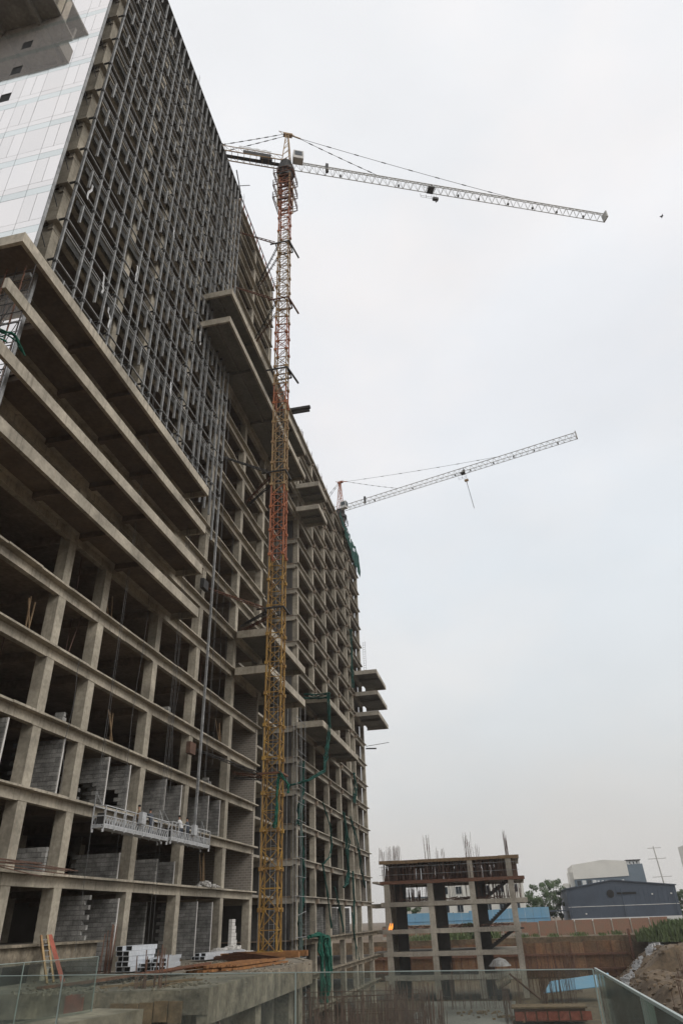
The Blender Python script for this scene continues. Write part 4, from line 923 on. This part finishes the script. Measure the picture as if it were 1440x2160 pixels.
# ================================================================ things on the deck
ORD = ['first', 'second', 'third', 'fourth', 'fifth', 'sixth', 'seventh', 'eighth']; LAYER = ['bottom', 'second', 'third', 'fourth', 'fifth']
def stack(name, label, group, p, d, L, wd, ht, rows, cols_, m, endm=None, jitter=.06, seed=1, cat='profile'):
    rr = random.Random(seed); a = math.atan2(d[1], d[0])
    for r in range(rows):
        for c in range(cols_):
            if r == rows-1 and c > cols_*.6: continue
            lab = label % (LAYER[r] if r < rows-1 else 'top', ORD[c])
            t = thing(name, lab, cat, (p[0]+c*wd*1.06*-math.sin(a)+rr.uniform(-jitter, jitter)*math.cos(a)*4, p[1]+c*wd*1.06*math.cos(a)+rr.uniform(-jitter, jitter)*4, p[2]+r*ht*1.04), group)
            t.rotation_euler = (0, 0, a+rr.uniform(-.02, .02))
            k = (name, L, wd, ht)
            if k not in pm:
                b = MB(); th = .02
                b.box(0, L, -wd/2, wd/2, 0, th); b.box(0, L, -wd/2, wd/2, ht-th, ht); b.box(0, L, -wd/2, -wd/2+th, th, ht-th); b.box(0, L, wd/2-th, wd/2, th, ht-th)
                b2 = MB(); b2.box(.06, L-.06, -wd/2+th, wd/2-th, th, ht-th)  # solid black fill paints the dark inside of the hollow profile
                pm[k] = (b.mesh('profile_shell', m), b2.mesh('dark_hollow_fill', M['black']))
            o = bpy.data.objects.new('shell', pm[k][0]); col.objects.link(o); o.parent = t
            if endm: o = bpy.data.objects.new('dark_hollow_fill', pm[k][1]); col.objects.link(o); o.parent = t
stack('aluminium_profile', 'silver aluminium profile in the tall stack, %s layer, %s from the deck edge', 'aluminium profiles in the tall stack', (-21.7, 42.3, -2.12), (.06, 1), 2.9, .42, .24, 5, 2, M['alu'], 1, seed=2)
stack('aluminium_profile', 'silver aluminium profile in the low fanned pile, %s layer, %s from the deck edge', 'aluminium profiles in the low fanned pile', (-20.1, 43.6, -2.15), (-.27, 1), 5.6, .3, .19, 3, 5, M['alu'], 1, .09, 3)
stack('aluminium_profile', 'silver aluminium channel near the rubble, %s layer, %s from the deck edge', 'aluminium channels near the rubble', (-21.8, 54.0, -2.1), (.15, 1), 5.8, .4, .2, 2, 3, M['alu'], 1, .05, 4)
def lay(name, label, group, pts, w_, h_, m, cat):
    for i, ((x0, y0, z0), (x1, y1, z1)) in enumerate(pts):
        b = MB(); L = math.hypot(x1-x0, y1-y0); t = .025
        b.box(0, L, -w_/2, w_/2, 0, t); b.box(0, L, -w_/2, -w_/2+t, t, h_); b.box(0, L, w_/2-t, w_/2, t, h_)
        o = link(name, b.mesh(name, m)); o.location = (x0, y0, z0); o.rotation_euler = (0, -math.atan2(z1-z0, L), math.atan2(y1-y0, x1-x0)); tag(o, label % (('lower ' if i < 7 else 'upper ') if len(pts) > 8 else '', ORD[i % 7]), cat, group)
rr = random.Random(17); pts = []
for i in range(14):
    q = i % 7; r = i//7; x = -17.3+q*.32+rr.uniform(-.05, .05); y = 40.6+q*.35+rr.uniform(-.25, .25); z = -2.18+r*.17
    pts.append(((x, y, z), (x+1.1+rr.uniform(-.2, .2), y+6.2+rr.uniform(-.3, .3), z+.02)))
lay('steel_channel', 'orange rusted channel, %slayer of the deck edge pile, %s from left', 'rusted channels at the deck edge', pts, .2, .12, M['beamrust'], 'steel channel')
pts = [((-20.6+i*.3, 32.3+i*.25+rr.uniform(-.4, .4), -2.18+.02*i), (-18.4+i*.35, 41.5+rr.uniform(-.6, .6), -2.1+.05*i)) for i in range(7)]
lay('steel_bar', 'long rusty %sbar lying along the left of the deck, %s from the facade', 'long bars lying on the deck', pts, .16, .1, M['rust'], 'steel bar')
pts = [((-16.2+i*.25, 50.2+rr.uniform(-.3, .3), -2.18+.07*(i % 3)), (-21.5+i*.3, 55.2+rr.uniform(-.4, .4), -2.1+.05*i)) for i in range(6)]
lay('steel_channel', 'brown steel %schannel lying in front of the crane base, %s from the left', 'brown channels in front of the crane base', pts, .22, .14, M['rust'], 'steel channel')
def rubble(name, label, spots, m, seed):
    rr = random.Random(seed); mb = MB()
    for x, y, z, r, n, s in spots:
        for i in range(n):
            a = rr.uniform(0, 6.28); q = abs(rr.gauss(0, .5))*r; xx, yy = x+q*math.cos(a), y+q*math.sin(a); ss = s*rr.uniform(.4, 1.2); zz = z+(max(0, (r-q))*.38*rr.random() if r < 2 else 0)
            c = Vector((xx, yy, zz)); k = len(mb.v)
            for dx in (-1, 1):
                for dy in (-1, 1):
                    for dz in (0, 1): mb.v.append(tuple(c+Vector((dx*ss*rr.uniform(.5, 1), dy*ss*rr.uniform(.5, 1), dz*ss*1.2*rr.uniform(.5, 1)))))
            mb.f += [(k,k+1,k+3,k+2),(k+4,k+6,k+7,k+5),(k,k+4,k+5,k+1),(k+2,k+3,k+7,k+6),(k,k+2,k+6,k+4),(k+1,k+5,k+7,k+3)]
    o = mb.build(name, m, None, 'stuff'); return tag(o, label, 'rubble')
rubble('rubble', 'heap of pale rubble and bags behind the white channels on the deck', [(-22.6, 59.0, -2.2, 1.6, 150, .2), (-23.2, 63.6, -2.2, 1.6, 180, .22)], M['plaster'], 31)
rubble('rubble', 'small heap of broken blocks on the floor below the right gondola', [(-24.6, 60.5, LV(0), 1.2, 120, .16)], M['plaster'], 32)
rubble('rubble', 'loose debris scattered over the deck among the steel', [(-19, 38, -2.2, 5, 160, .08), (-20, 50, -2.2, 5, 200, .09), (-15, 48, -2.2, 3, 90, .08)], M['conc_rough'], 33)
# broken block pier behind the heap
BP = thing('broken_pier', 'ragged pale block pier standing behind the rubble near the crane', 'block pier', (-24.0, 66.2, -2.2))
for c in range(10):
    wv = 1.5-.09*c+.12*(c % 2)
    MB().box(-24.3, -24.0, 65.6, 65.6+wv, -2.2+c*.26, -2.2+c*.26+.245).build('block', M['plaster'], BP)
# ladder against the slab edge
LD = thing('ladder', 'steel site ladder leaning on the lowest slab edge at the left', 'ladder', (-22.6, 36.2, -2.2))
for s in (-.28, .28): MB().bar((-22.5, 36.3+s, -2.2), (-23.9, 37.3+s, -.2), .07).build('stringer', M['tan'], LD)
for i in range(8):
    f = (i+.6)/8.4; MB().bar((-22.5-1.4*f, 36.02+1.0*f, -2.2+2*f), (-22.5-1.4*f, 36.58+1.0*f, -2.2+2*f), .03).build('rung', M['galv'], LD)
pk = MB(); pk.v = [(-22.3,36.9,-2.2),(-22.3,37.3,-2.2),(-23.85,38.0,-.25),(-23.85,37.6,-.25),(-22.35,36.9,-2.12),(-22.35,37.3,-2.12),(-23.9,38.0,-.17),(-23.9,37.6,-.17)]
pk.f = [(0,1,2,3),(7,6,5,4),(0,4,5,1),(1,5,6,2),(2,6,7,3),(3,7,4,0)]
single('ramp_plank', pk, M['red'], 'faded red plank leaning beside the ladder on the left', 'plank')
# loose bars poking over floor edges at the left
lb = MB(); rr = random.Random(41)
for i in range(7): lb.bar((-23.6, 28.5+rr.uniform(-1, 1), LV(0)+.12+.05*i), (-23.4+rr.uniform(-.2, .5), 36.5+rr.uniform(-2, 3), LV(0)+.1+rr.uniform(-.5, .3)), .03)
o = single('loose_rebar', lb, M['rebar'], 'loose reinforcing bars sticking out over the slab edge at far left', 'rebar')
# vertical bars by the corner of the lowest slab and on the deck edge
bars_ = lambda spots, seed, label: tag(bars(None, spots, M['rebar'], seed, 'starter_bars'), label, 'rebar')
bars_([(-23.2, 42.6, -2.2, 2.6, .35, .45, 14)], 51, 'cluster of thin bars standing at the end of the lowest slab')
bars_([(-15.2, 32.2, -3.4, 2.8, .6, .3, 16)], 52, 'rusty starter bars rising through the deck edge formwork')
bars_([(-13, 63, PIT, 7.6, 4.6, 3.2, 330), (-9.5, 72, PIT, 7.4, 2.6, 5, 200), (-17, 61, PIT, 7.6, 2.0, 1.5, 90), (-11.3, 46, PIT, 7.9, 1.2, 9, 190)], 53, 'dense forest of rusty vertical rebar in the pit beyond the deck')
hz_ = MB()
for i in range(26):
    z = PIT+.5+i*.27; hz_.bar((-18, 62+(i % 3), z), (-8, 63+(i % 4), z+random.Random(i).uniform(-.15, .15)), .025, 3)
tag(hz_.build('tie_bars', M['rebar'], None, 'stuff'), 'horizontal tie bars threaded through the rebar forest in the pit', 'rebar')
bars_([(-2.2, 106, PIT, 5.2, .5, .5, 16), (4.5, 118, PIT, 6.5, 2.5, 2.0, 60), (-6, 128, PIT, 6, 6, 2, 60), (5, 152, PIT, 6.2, 5, 4, 150)], 54, 'thin starter bars rising from the wet slab in the pit')
bars_([(15.5, 84, -11, 6.5, 1.6, 3.0, 16), (17.5, 92, -10, 6.0, 1.5, 3.0, 12)], 55, 'tall starter bars in front of the earth bank at the right edge')
cg = MB()
for i in range(4): cg.bar((15+i*.3, 84, -9+i*1.0), (18.2, 86, -9.2+i*1.0), .03)
# formwork box, tarpaulin shed, mixer under an umbrella in the pit
FB = thing('formwork_box', 'rust brown formwork box standing in the pit behind the glass railing', 'formwork', (2.5, 112, PIT))
MB().box(-1.6, 7.4, 112, 115, PIT, -10.6).build('box_side', M['rust'], FB)
for i in range(7): MB().box(-1.5+i*1.4, -.3+i*1.4, 111.9, 111.99, PIT+.15, -10.9).build('box_panel', M['red'], FB)
MB().box(-1.9, 7.7, 111.7, 115.3, -10.59, -10.4).build('box_cap', M['wood'], FB)
TS = thing('tarpaulin_shelter', 'low shelter with a bright blue sheet roof down in the pit', 'shelter', (8, 140, PIT))
tp = MB(); tp.v = [(3.2, 137, -11.0), (13.6, 137.5, -10.2), (14.2, 143, -8.9), (4.6, 143, -9.9), (3.2, 137, -10.9), (13.6, 137.5, -10.1), (14.2, 143, -8.8), (4.6, 143, -9.8)]
tp.f = [(3,2,1,0),(4,5,6,7),(0,1,5,4),(1,2,6,5),(2,3,7,6),(3,0,4,7)]; tp.build('sheet_roof', M['bluesheet'], TS)
for x, y in ((3.6, 137.4), (13.3, 137.8), (13.8, 142.6), (5, 142.6)): MB().bar((x, y, PIT), (x, y, -9.4 if y > 140 else -10.6), .06).build('post', M['wood'], TS)
MX_ = thing('concrete_mixer', 'site mixer under a pale umbrella with a long chute in the pit', 'mixer', (-3.0, 139, PIT))
MB().box(-4.2, -2.2, 138.3, 140, PIT+.6, PIT+1.5).build('chassis', M['dark_steel'], MX_)
MB().bar((-4.2, 139.1, PIT+2.0), (-2.0, 139.1, PIT+2.9), .75, 12, .5).build('drum', M['conc_rough'], MX_)
for x in (-4, -2.4):
    for y in (138.2, 140.1): MB().bar((x, y-.12, PIT+.45), (x, y+.12, PIT+.45), .45, 14).build('wheel', M['black'], MX_)
MB().bar((-3.3, 139, PIT+1.5), (-3.3, 139, PIT+5.6), .04).build('umbrella_pole', M['galv'], MX_)
um = MB(); n = 12
for i in range(n):
    a0, a1 = 6.283*i/n, 6.283*(i+1)/n
    for (r0, z0, r1, z1) in ((0.02, 5.9, 1.0, 5.6), (1.0, 5.6, 1.9, 4.7)):
        um.quad((-3.3+r0*math.cos(a0), 139+r0*math.sin(a0), PIT+z0), (-3.3+r0*math.cos(a1), 139+r0*math.sin(a1), PIT+z0), (-3.3+r1*math.cos(a1), 139+r1*math.sin(a1), PIT+z1), (-3.3+r1*math.cos(a0), 139+r1*math.sin(a0), PIT+z1))
um.build('umbrella_canopy', M['canopy'], MX_)
MB().bar((-1.9, 138.6, PIT+3.6), (2.4, 136.5, PIT+.3), .16, 6).build('chute', M['rebar'], MX_)
rubble('debris', 'timber offcuts and debris on the wet pit slab', [(-6, 122, PIT, 4, 40, .25), (-3, 117, PIT, 5, 40, .22)], M['wood'], 61)

# ================================================================ green safety nets
def net(label, paths, m, r=.16, seed=1, name='safety_net'):
    rr = random.Random(seed); t = thing(name, label, 'safety net', paths[0][-1], 'green safety nets')
    for pts in paths:
        mb = MB()
        for s in range(4):
            pp = [Vector(p)+Vector((rr.gauss(0, r*.5), rr.gauss(0, r*.8), rr.gauss(0, r*.3))) for p in pts]
            fine = []
            for a, b in zip(pp[:-1], pp[1:]):
                for q in range(4): fine.append(a+(b-a)*q/4+Vector((rr.gauss(0, r*.25), rr.gauss(0, r*.25), 0)))
            fine.append(pp[-1])
            for i, (a, b) in enumerate(zip(fine[:-1], fine[1:])): mb.bar(a, b, r*(.2+.28*rr.random()), 5, r*(.2+.28*rr.random()))
        mb.build('net_strand', m, t)
    return t
X2 = -20.15
net('dark green net hanging from the corner of the upper wing cantilever', [[(-23.6, 88.4, 26.4), (-22, 88.5, 26.2), (X2, 88.4, 26.2)], [(-23.6, 88.4, 25.9), (-22, 88.5, 25.7), (X2, 88.5, 25.6)], [(X2, 88.3, 26.3), (X2, 88.0, 22), (X2, 87.7, 20.0), (X2, 86.6, 17.6), (X2, 84.9, 15.8), (-21.5, 82, 14.2), (-23.6, 80.5, 13.6)]], M['netdark'], .22, 71)
net('long dark green net gathered down the first column of the wing', [[(-23.7, 88, 17.6), (-23.6, 87.6, 14), (-23.6, 87.3, 11.2), (-23.6, 87.8, 6), (-23.7, 87.5, 2), (-23.7, 86.8, -2)], [(-23.6, 87.4, 13), (-23.4, 85.2, 10.4), (-23.6, 84.6, 9.8)], [(-23.7, 87.4, 3.0), (-23.4, 86, -1.0), (-23.4, 85.2, -4)]], M['netdark'], .32, 72)
net('bright green net knotted on the crane mast', [[(-17.2, 56.6, 10.7), (-16.9, 56.5, 10.2), (-16.4, 56.6, 9.6), (-16.5, 56.5, 9.0)], [(-17.3, 56.6, 10.6), (-17.3, 56.5, 9.0), (-17.35, 56.5, 7.4), (-17.5, 56.5, 6.4)]], M['net'], .16, 73)
net('green net draped on the lower bays of the wing, beside the fourth column', [[(-23.6, 112.2, 14.3), (-23.5, 113.5, 10.5), (-23.5, 114.4, 6), (-23.5, 113, 4.8), (-23.5, 111, 4.2)]], M['netdark'], .3, 74)
net('thin green net looping across the third bay of the wing', [[(-23.7, 99, 14.1), (-23.4, 101.5, 11.5), (-23.4, 102.6, 9), (-23.4, 101, 7.4), (-23.6, 98.5, 6.6)]], M['netdark'], .14, 75)
net('green net strip hanging beside the fifth column of the wing', [[(-23.6, 122, 22), (-23.5, 122.4, 19.5), (-23.5, 121.6, 17)]], M['netdark'], .3, 76)
net('black and green netting crossing the bays near the wing end', [[(-23.6, 117.5, 14.4), (-23.4, 121, 10.6), (-23.4, 124.5, 7), (-23.5, 127.5, 4.6)], [(-23.5, 117, 6.5), (-23.4, 117.3, 2.6), (-23.5, 116.5, -1)]], M['netdark'], .2, 77)
net('green net strands on the ground floor of the wing', [[(-23.6, 97.6, 6.5), (-23.4, 99.6, 3.0), (-23.5, 102, -.8)], [(-23.6, 104.5, 4), (-23.4, 107, 1.5), (-23.5, 109, -1.4)], [(-23.5, 116, 1), (-23.4, 117, -2.2), (-23.4, 118, -5)]], M['netdark'], .18, 78)
net('green netting heaped around the foot of the wing', [[(-23.3, 89.2, -1.5), (-23, 93, -1.3), (-22.8, 97.5, -1.8), (-22.8, 98.5, -5.5)], [(-23, 94.5, -1.6), (-22.6, 95, -4), (-22.6, 94.6, -7.5)], [(-22.9, 93.5, -1.5), (-22.6, 93.2, -4.4), (-22.7, 93.5, -8)]], M['net'], .42, 79)
net('green net knotted at the slab end on the far left', [[(-23.2, 21.2, 28.8), (-22.7, 20.7, 26.9), (-21.9, 20.8, 26.6), (-21.4, 21.6, 26.8), (-21.5, 22.6, 26.4)], [(-23.2, 21, 27.6), (-22.4, 20.6, 26.4), (-21.6, 21.4, 26.2)]], M['net'], .13, 80)
net('green strip down the middle column line of the wing', [[(-23.7, 123.6, 49), (-23.6, 124.0, 45), (-23.6, 124.1, 41), (-23.7, 124.2, 37.5)]], M['netdark'], .28, 81)
rn_ = thing('roof_net', 'green net screen along the far end of the wing roof', 'safety net', (-23.8, 130, 66)); rr = random.Random(91); mb = MB(); n = 22; rows = 6
for i in range(n+1):
    y = 117.5+(139-117.5)*i/n
    for j in range(rows+1): mb.v.append((-23.75+.12*math.sin(i*1.9+j)+rr.uniform(-.06, .06), y, 72.4-j*(5.2*min(1, .25+i/n))/rows+.3*math.sin(i*.8)))
for i in range(n):
    for j in range(rows):
        if rr.random() < .1: continue
        a = i*(rows+1)+j; mb.f.append((a, a+rows+1, a+rows+2, a+1))
mb.build('net_sheet', M['netdark'], rn_)
for i in range(9): MB().bar((-23.95, 118+i*2.6, 70.9), (-23.95, 118+i*2.6, 73.0), .05).build('net_post', M['rust'], rn_)
# starter bars on the wing roof and tower roof edge
bars_([(-24.6, 90+i*3.6, LB[-1], 2.2, .5, .5, 7) for i in range(9)], 56, 'thin starter bars along the wing roof edge')

# ================================================================ scaffold in the gap behind the mast
SF = thing('scaffold', 'thin pipe scaffold in the dark gap right of the crane mast', 'scaffold', (-23, 83, PIT))
for i, (x, y) in enumerate(((-22.4, 80.5), (-22.4, 82.2), (-22.6, 83.6), (-23.6, 80.8), (-23.7, 83.8), (-22.5, 84.9))):
    MB().bar((x, y, PIT), (x, y, 24 if i % 2 else 21.5), .035, 5).build('standard', M['galv'], SF)
for i in range(17): MB().bar((-22.4, 80.3, -9+i*1.9), (-22.5, 85.1, -9+i*1.9+(.5 if i % 4 == 1 else 0)), .035, 5).build('ledger', M['galv'], SF)
MB().box(-40, -39.6, 72, 87.3, PIT, LV(13)).build('gap_backing_wall', M['mortar_and_shade'], TW)
for k in range(0, 13): MB().box(-39.6, -27, 72.1, 87.2, LV(k)-.25, LV(k)).build('link_slab', M['conc_far'], TW)
# ================================================================ hanging rusty scaffold under the corner slab
HG = thing('hanging_scaffold', 'rusty rod scaffold hanging under the corner slab at the far left', 'scaffold', (-25, 21.8, 26))
for i in range(8):
    x = -21.8-i*.62; MB().bar((x, 22.1, 23.5), (x+.02, 22.0, 33.0), .045 if i % 2 else .03).build('standard', M['rust'] if i % 2 else M['dark_steel'], HG)
for i in range(11): MB().bar((-21.75, 22.0, 24.0+i*.85), (-29.5, 22.05, 24.0+i*.85), .03).build('ledger', M['dark_steel'], HG)
for i in range(6): MB().bar((-22.2-i*1.1, 22.15, 31.5), (-24.0-i*1.1, 22.1, 26), .025).build('brace', M['dark_steel'], HG)
MB().box(-29.5, -22.2, 22.2, 22.4, 32.4, 32.62).build('hanger_beam', M['galv'], HG)
# steel beam stub and plank ends poking out by the wing roof
pb = MB(); pb.box(-24.4, -20.9, 82.2, 82.75, 70.95, 71.35); pb.box(-24.4, -21.2, 83.0, 83.4, 70.95, 71.3)
single('steel_joists', pb, M['dark_steel'], 'pair of dark steel joists sticking out over the roof edge beside the mast', 'steel joist')
pt = MB(); pt.bar((-24.0, 137.5, LV(7)-.4), (-19.5, 138.4, LV(7)+.2), .06); pt.bar((-24, 137.2, LV(7)-.9), (-22, 137.8, LV(7)-.9), .16)
single('loose_pipe', pt, M['dark_steel'], 'thin pipe and plank sticking out of the wing end below the three short slabs', 'pipe')
rb_ = MB()
for s in (-.25, .25): rb_.bar((-23.6+s, 138.6, LV(10)), (-23.6+s, 138.6, LV(12)+1.5), .03)
for i in range(20): rb_.bar((-23.85, 138.6, LV(10)+i*.5), (-23.35, 138.6, LV(10)+i*.5), .025)
single('rebar_cage', rb_, M['rebar'], 'slim rebar cage standing on the topmost short slab at the wing end', 'rebar')
pp = MB(); pp.bar((-23.9, 55.2, ROOF+1.3), (-23.9, 53.2, ROOF+3.6), .09); pp.bar((-24.6, 54.4, ROOF+1.9), (-22.4, 54.8, ROOF+1.9), .05)
single('roof_pole', pp, M['dark_steel'], 'dark pole and cross pipe jutting above the end of the roof handrail', 'pole')
pc = MB(); pc.box(-24.9, -24.4, 71.1, 71.9, -2, LV(13)-1)
dp = MB(); dp.bar((-23.85, 72.35, -2.2), (-23.85, 72.35, LV(12)), .09, 8); single('down_pipe', dp, M['galv'], 'long grey pipe running up the end of the tower behind the mast', 'pipe')
# plastic scraps caught on the facade frame
rr = random.Random(77)
for i, (y, z) in enumerate(((33.5, 47), (29.6, 41.6), (26.3, 47.3), (31.0, 39.4), (41.5, 41.2), (38, 58), (46, 52), (35.2, 36.0))):
    mb = MB(); p = Vector((-23.15, y, z)); w_ = .09
    for q in range(5):
        n_ = p+Vector((rr.uniform(-.08, .12), rr.uniform(-.16, .16), -.34)); mb.quad(p+Vector((0, -w_, 0)), p+Vector((.03, w_, 0)), n_+Vector((0, w_*1.2, 0)), n_+Vector((.03, -w_, 0))); p = n_
    single('plastic_scrap', mb, M['plastic'], 'thin white plastic scrap caught on the facade frame, %s' % ('above the second slab corner', 'low near the left corner', 'beside the corner column', 'low above the long slab', 'above the middle of the long slab', 'high in the middle', 'right of the middle', 'lowest of all')[i], 'plastic scrap', 'plastic scraps caught on the facade frame')

# ================================================================ glass railings in front of the camera
def glass_run(label, p, q, z_top, h, npan, name='glass_railing', cap=.012, skew0=0):
    t = thing(name, label, 'glass railing', (p[0], p[1], z_top-h)); P = Vector((*p, 0)); Q = Vector((*q, 0)); d = (Q-P)/npan; u = d.normalized(); nrm = Vector((-u.y, u.x, 0))*.006
    for i in range(npan):
        a = P+d*i+u*.006; b = P+d*(i+1)-u*.006; mb = MB()
        mb.prism([(a.x-nrm.x, a.y-nrm.y), (b.x-nrm.x, b.y-nrm.y), (b.x+nrm.x, b.y+nrm.y), (a.x+nrm.x, a.y+nrm.y)], z_top-h, z_top); mb.build('glass_pane', M['rail_glass'], t)
        if cap:
            c = MB(); c.bar((a.x, a.y, z_top+cap*.6), (b.x, b.y, z_top+cap*.6), cap); c.build('top_edge', M['edgeglass'], t)
            c = MB(); c.bar((b.x, b.y, z_top-h), (b.x, b.y, z_top), .008); c.build('pane_edge', M['edgeglass'], t)
    return t
M['edgeglass'] = mat('pale_green_glass_edge', (.30, .36, .34), rough=.3, var=.1, spec=.6)
glass_run('long dusty glass railing across the bottom of the picture', (-7.2, 8.05), (.575, 6.88), -.4, 1.1, 3, cap=.005)
glass_run('glass railing returning towards the viewer at the lower right', (.585, 6.86), (.645, 2.6), -.4, 1.1, 2, cap=.011)
glass_run('smaller glass railing on a concrete kerb at the lower left', (-7.55, 9.3), (-6.92, 12.5), -.4, .75, 2, cap=.006)
kb = MB(); kb.prism([(-7.9, 9.2), (-7.0, 9.0), (-6.2, 12.9), (-7.15, 13.1)], -3.0, -1.16)
single('concrete_kerb', kb, M['conc_rough'], 'pale concrete kerb under the glass railing at the lower left', 'kerb')
fl_ = MB(); fl_.box(-9, .75, -3, 6.8, -1.9, -1.6); fl_.build('viewing_terrace', M['conc_deck'], None, 'structure')
fl_ = MB(); fl_.prism([(-9.0, 6.85), (-6.1, 6.85), (-6.2, 13.2), (-9.0, 13.2)], -3.4, -3.02); fl_.build('terrace_step', M['conc_deck'], None, 'structure')
tb = MB(); tb.box(-9, .7, -3, 6.7, PIT, -1.92); tb.build('terrace_base', M['conc_far'], None, 'structure')

# ================================================================ loose things standing in the open bays
FLN = {1: 'gondola floor', 2: 'floor above the gondola', 3: 'second floor above the gondola', 4: 'third floor above the gondola', 0: 'floor below the gondola'}
BAY = ['far left bay', 'second bay', 'third bay', 'bay left of the pole', 'bay right of the pole']
rr = random.Random(101)
items = [(2, 1, 'b'), (2, 2, 't'), (2, 4, 'b'), (3, 0, 't'), (3, 3, 'b'), (4, 2, 't'), (0, 4, 't'), (2, 0, 'p'), (3, 1, 'p'), (4, 4, 'p'), (3, 4, 't'), (0, 0, 'p'), (4, 1, 'p')]
for k, j, ty in items:
    y0 = COLS_A[j+1] if j < 5 else COLS_A[5]; y0 = COLS_A[j]+.4 if j else 27.5; y1 = COLS_A[j+1]-1.0; z = LV(k)+.005; y = rr.uniform(y0+.6, max(y0+.7, y1-.6))
    if ty == 'b':
        t = thing('block_pile', 'pile of grey blocks, %s, %s' % (FLN[k], BAY[j]), 'block pile', (-24.9, y, z))
        for c in range(3):
            for i in range(3-c+rr.randint(0, 1)): link('block', BLK[0], t, loc=(-24.9+rr.uniform(-.06, .06), y+i*.26, z+c*.25))
    elif ty == 't':
        mb = MB(); h = 2.9
        for i in range(3): yy = y+i*.16; mb.bar((-24.95+.05*i, yy, z), (-25.3, yy+rr.uniform(-.8, .8), z+h*rr.uniform(.75, 1)), .045)
        single('timber_props', mb, M['wood'], 'timber lengths leaning on the %s, %s' % (FLN[k], BAY[j]), 'timber')
    else:
        t = thing('steel_props', 'row of thin steel props, %s, %s' % (FLN[k], BAY[j]), 'props', (-25.6, y, z))
        for i in range(3): MB().bar((-25.6-i*.8, y+rr.uniform(-.2, 1.4), z), (-25.6-i*.8, y+rr.uniform(-.2, 1.4), LV(k+1)-.18), .035, 6).build('prop', M['rebar'], t)
# cables and ropes hanging down the facade
for i, (y, zt, zb, lab) in enumerate(((43.6, LV(5), 3.0, 'long slack rope hanging past the third bay of the tower'), (50.2, LV(4), 5.5, 'thin black cable hanging left of the pole'), (58.6, LV(7), 12, 'thin black cable hanging right of the pole'), (60.2, LV(9), 20, 'pair rope hanging high right of the pole'), (36.2, LV(3), 6.6, 'short cable looped down the second column'))):
    mb = MB(); pts = []
    for q in range(9): f = q/8; pts.append((-23.85+.1*math.sin(q*1.3+i), y+.18*math.sin(q*.9+i*2)*f, zt+(zb-zt)*f))
    mb.path(pts, .016, 4); single('hanging_cable', mb, M['cable'], lab, 'cable')
# water pipe and kerb debris on the deck edge
rubble('debris', 'broken concrete and scraps along the front edge of the deck', [(-18.5, 31.8, -2.2, 3.2, 160, .07), (-14.5, 33.4, -2.2, 2.4, 120, .07), (-13.6, 41, -2.15, 2.2, 90, .06)], M['conc_rough'], 34)
wb = MB()
for i in range(9): wb.bar((-16.5+rr.uniform(-1.5, 2), 32.2+rr.uniform(-.3, 1.2), -2.15), (-15.8+rr.uniform(-2, 2.5), 33.5+rr.uniform(0, 2.5), -2.08), .04)
o = wb.build('timber_scraps', M['wood'], None, 'stuff'); tag(o, 'timber scraps scattered by the rusty starter bars on the deck', 'timber')
# strut propping the deck formwork
st = MB(); st.bar((-11.6, 33.0, -7.5), (-12.6, 33.2, -3.3), .09); single('raking_prop', st, M['rebar'], 'raking prop holding the deck edge formwork behind the railing', 'prop')

rr = random.Random(303); mb = MB()
for i in range(420):
    lv = rr.choice((LZ[2], LZ[2], LZ[3])); cx = rr.choice((-17.5, -9.5, -8.0, -3.0)); xx = cx+rr.gauss(0, 1.5); yy = LYF+.9+abs(rr.gauss(0, 1.5)); a = rr.uniform(0, 6.28); l = rr.uniform(.3, 1.3); z0 = lv+rr.uniform(.0, .45)
    mb.bar((xx, yy, z0), (xx+l*math.cos(a), yy+l*.5*math.sin(a), z0+rr.uniform(-.15, .3)), .05)
mb.build('site_debris', M['rebar'], LF, 'stuff')
# clods and stones over the bank
rr = random.Random(202); mb = MB()
for i in range(700):
    yy = rr.uniform(80, 180); xx = (14+(yy-140)*.13 if yy > 140 else 14-(140-yy)*.035)+abs(rr.gauss(0, 7)); zz = bankz(xx, yy); s_ = rr.uniform(.08, .42); k = len(mb.v)
    for dx in (-1, 1):
        for dy in (-1, 1):
            for dz in (-.3, 1): mb.v.append((xx+dx*s_*rr.uniform(.4, 1), yy+dy*s_*rr.uniform(.4, 1), zz+dz*s_*rr.uniform(.4, .9)))
    mb.f += [(k,k+1,k+3,k+2),(k+4,k+6,k+7,k+5),(k,k+4,k+5,k+1),(k+2,k+3,k+7,k+6),(k,k+2,k+6,k+4),(k+1,k+5,k+7,k+3)]
tag(mb.build('clods', M['soil'], None, 'stuff'), 'clods and stones strewn over the earth bank at the right', 'stones')

# ================================================================ hazy air over the whole site
hm = bpy.data.materials.new('thin_haze'); hm.use_nodes = True; t = hm.node_tree; t.nodes.remove(t.nodes['Principled BSDF'])
pv = _node(t, 'ShaderNodeVolumePrincipled'); pv.inputs['Density'].default_value = 0.00024; pv.inputs['Color'].default_value = (.99, .99, .99, 1); pv.inputs['Anisotropy'].default_value = .2
t.links.new(pv.outputs[0], t.nodes['Material Output'].inputs['Volume'])
hz = MB().box(-1250, 1250, -650, 1250, -21.5, 118).build('haze', hm, None, 'stuff')
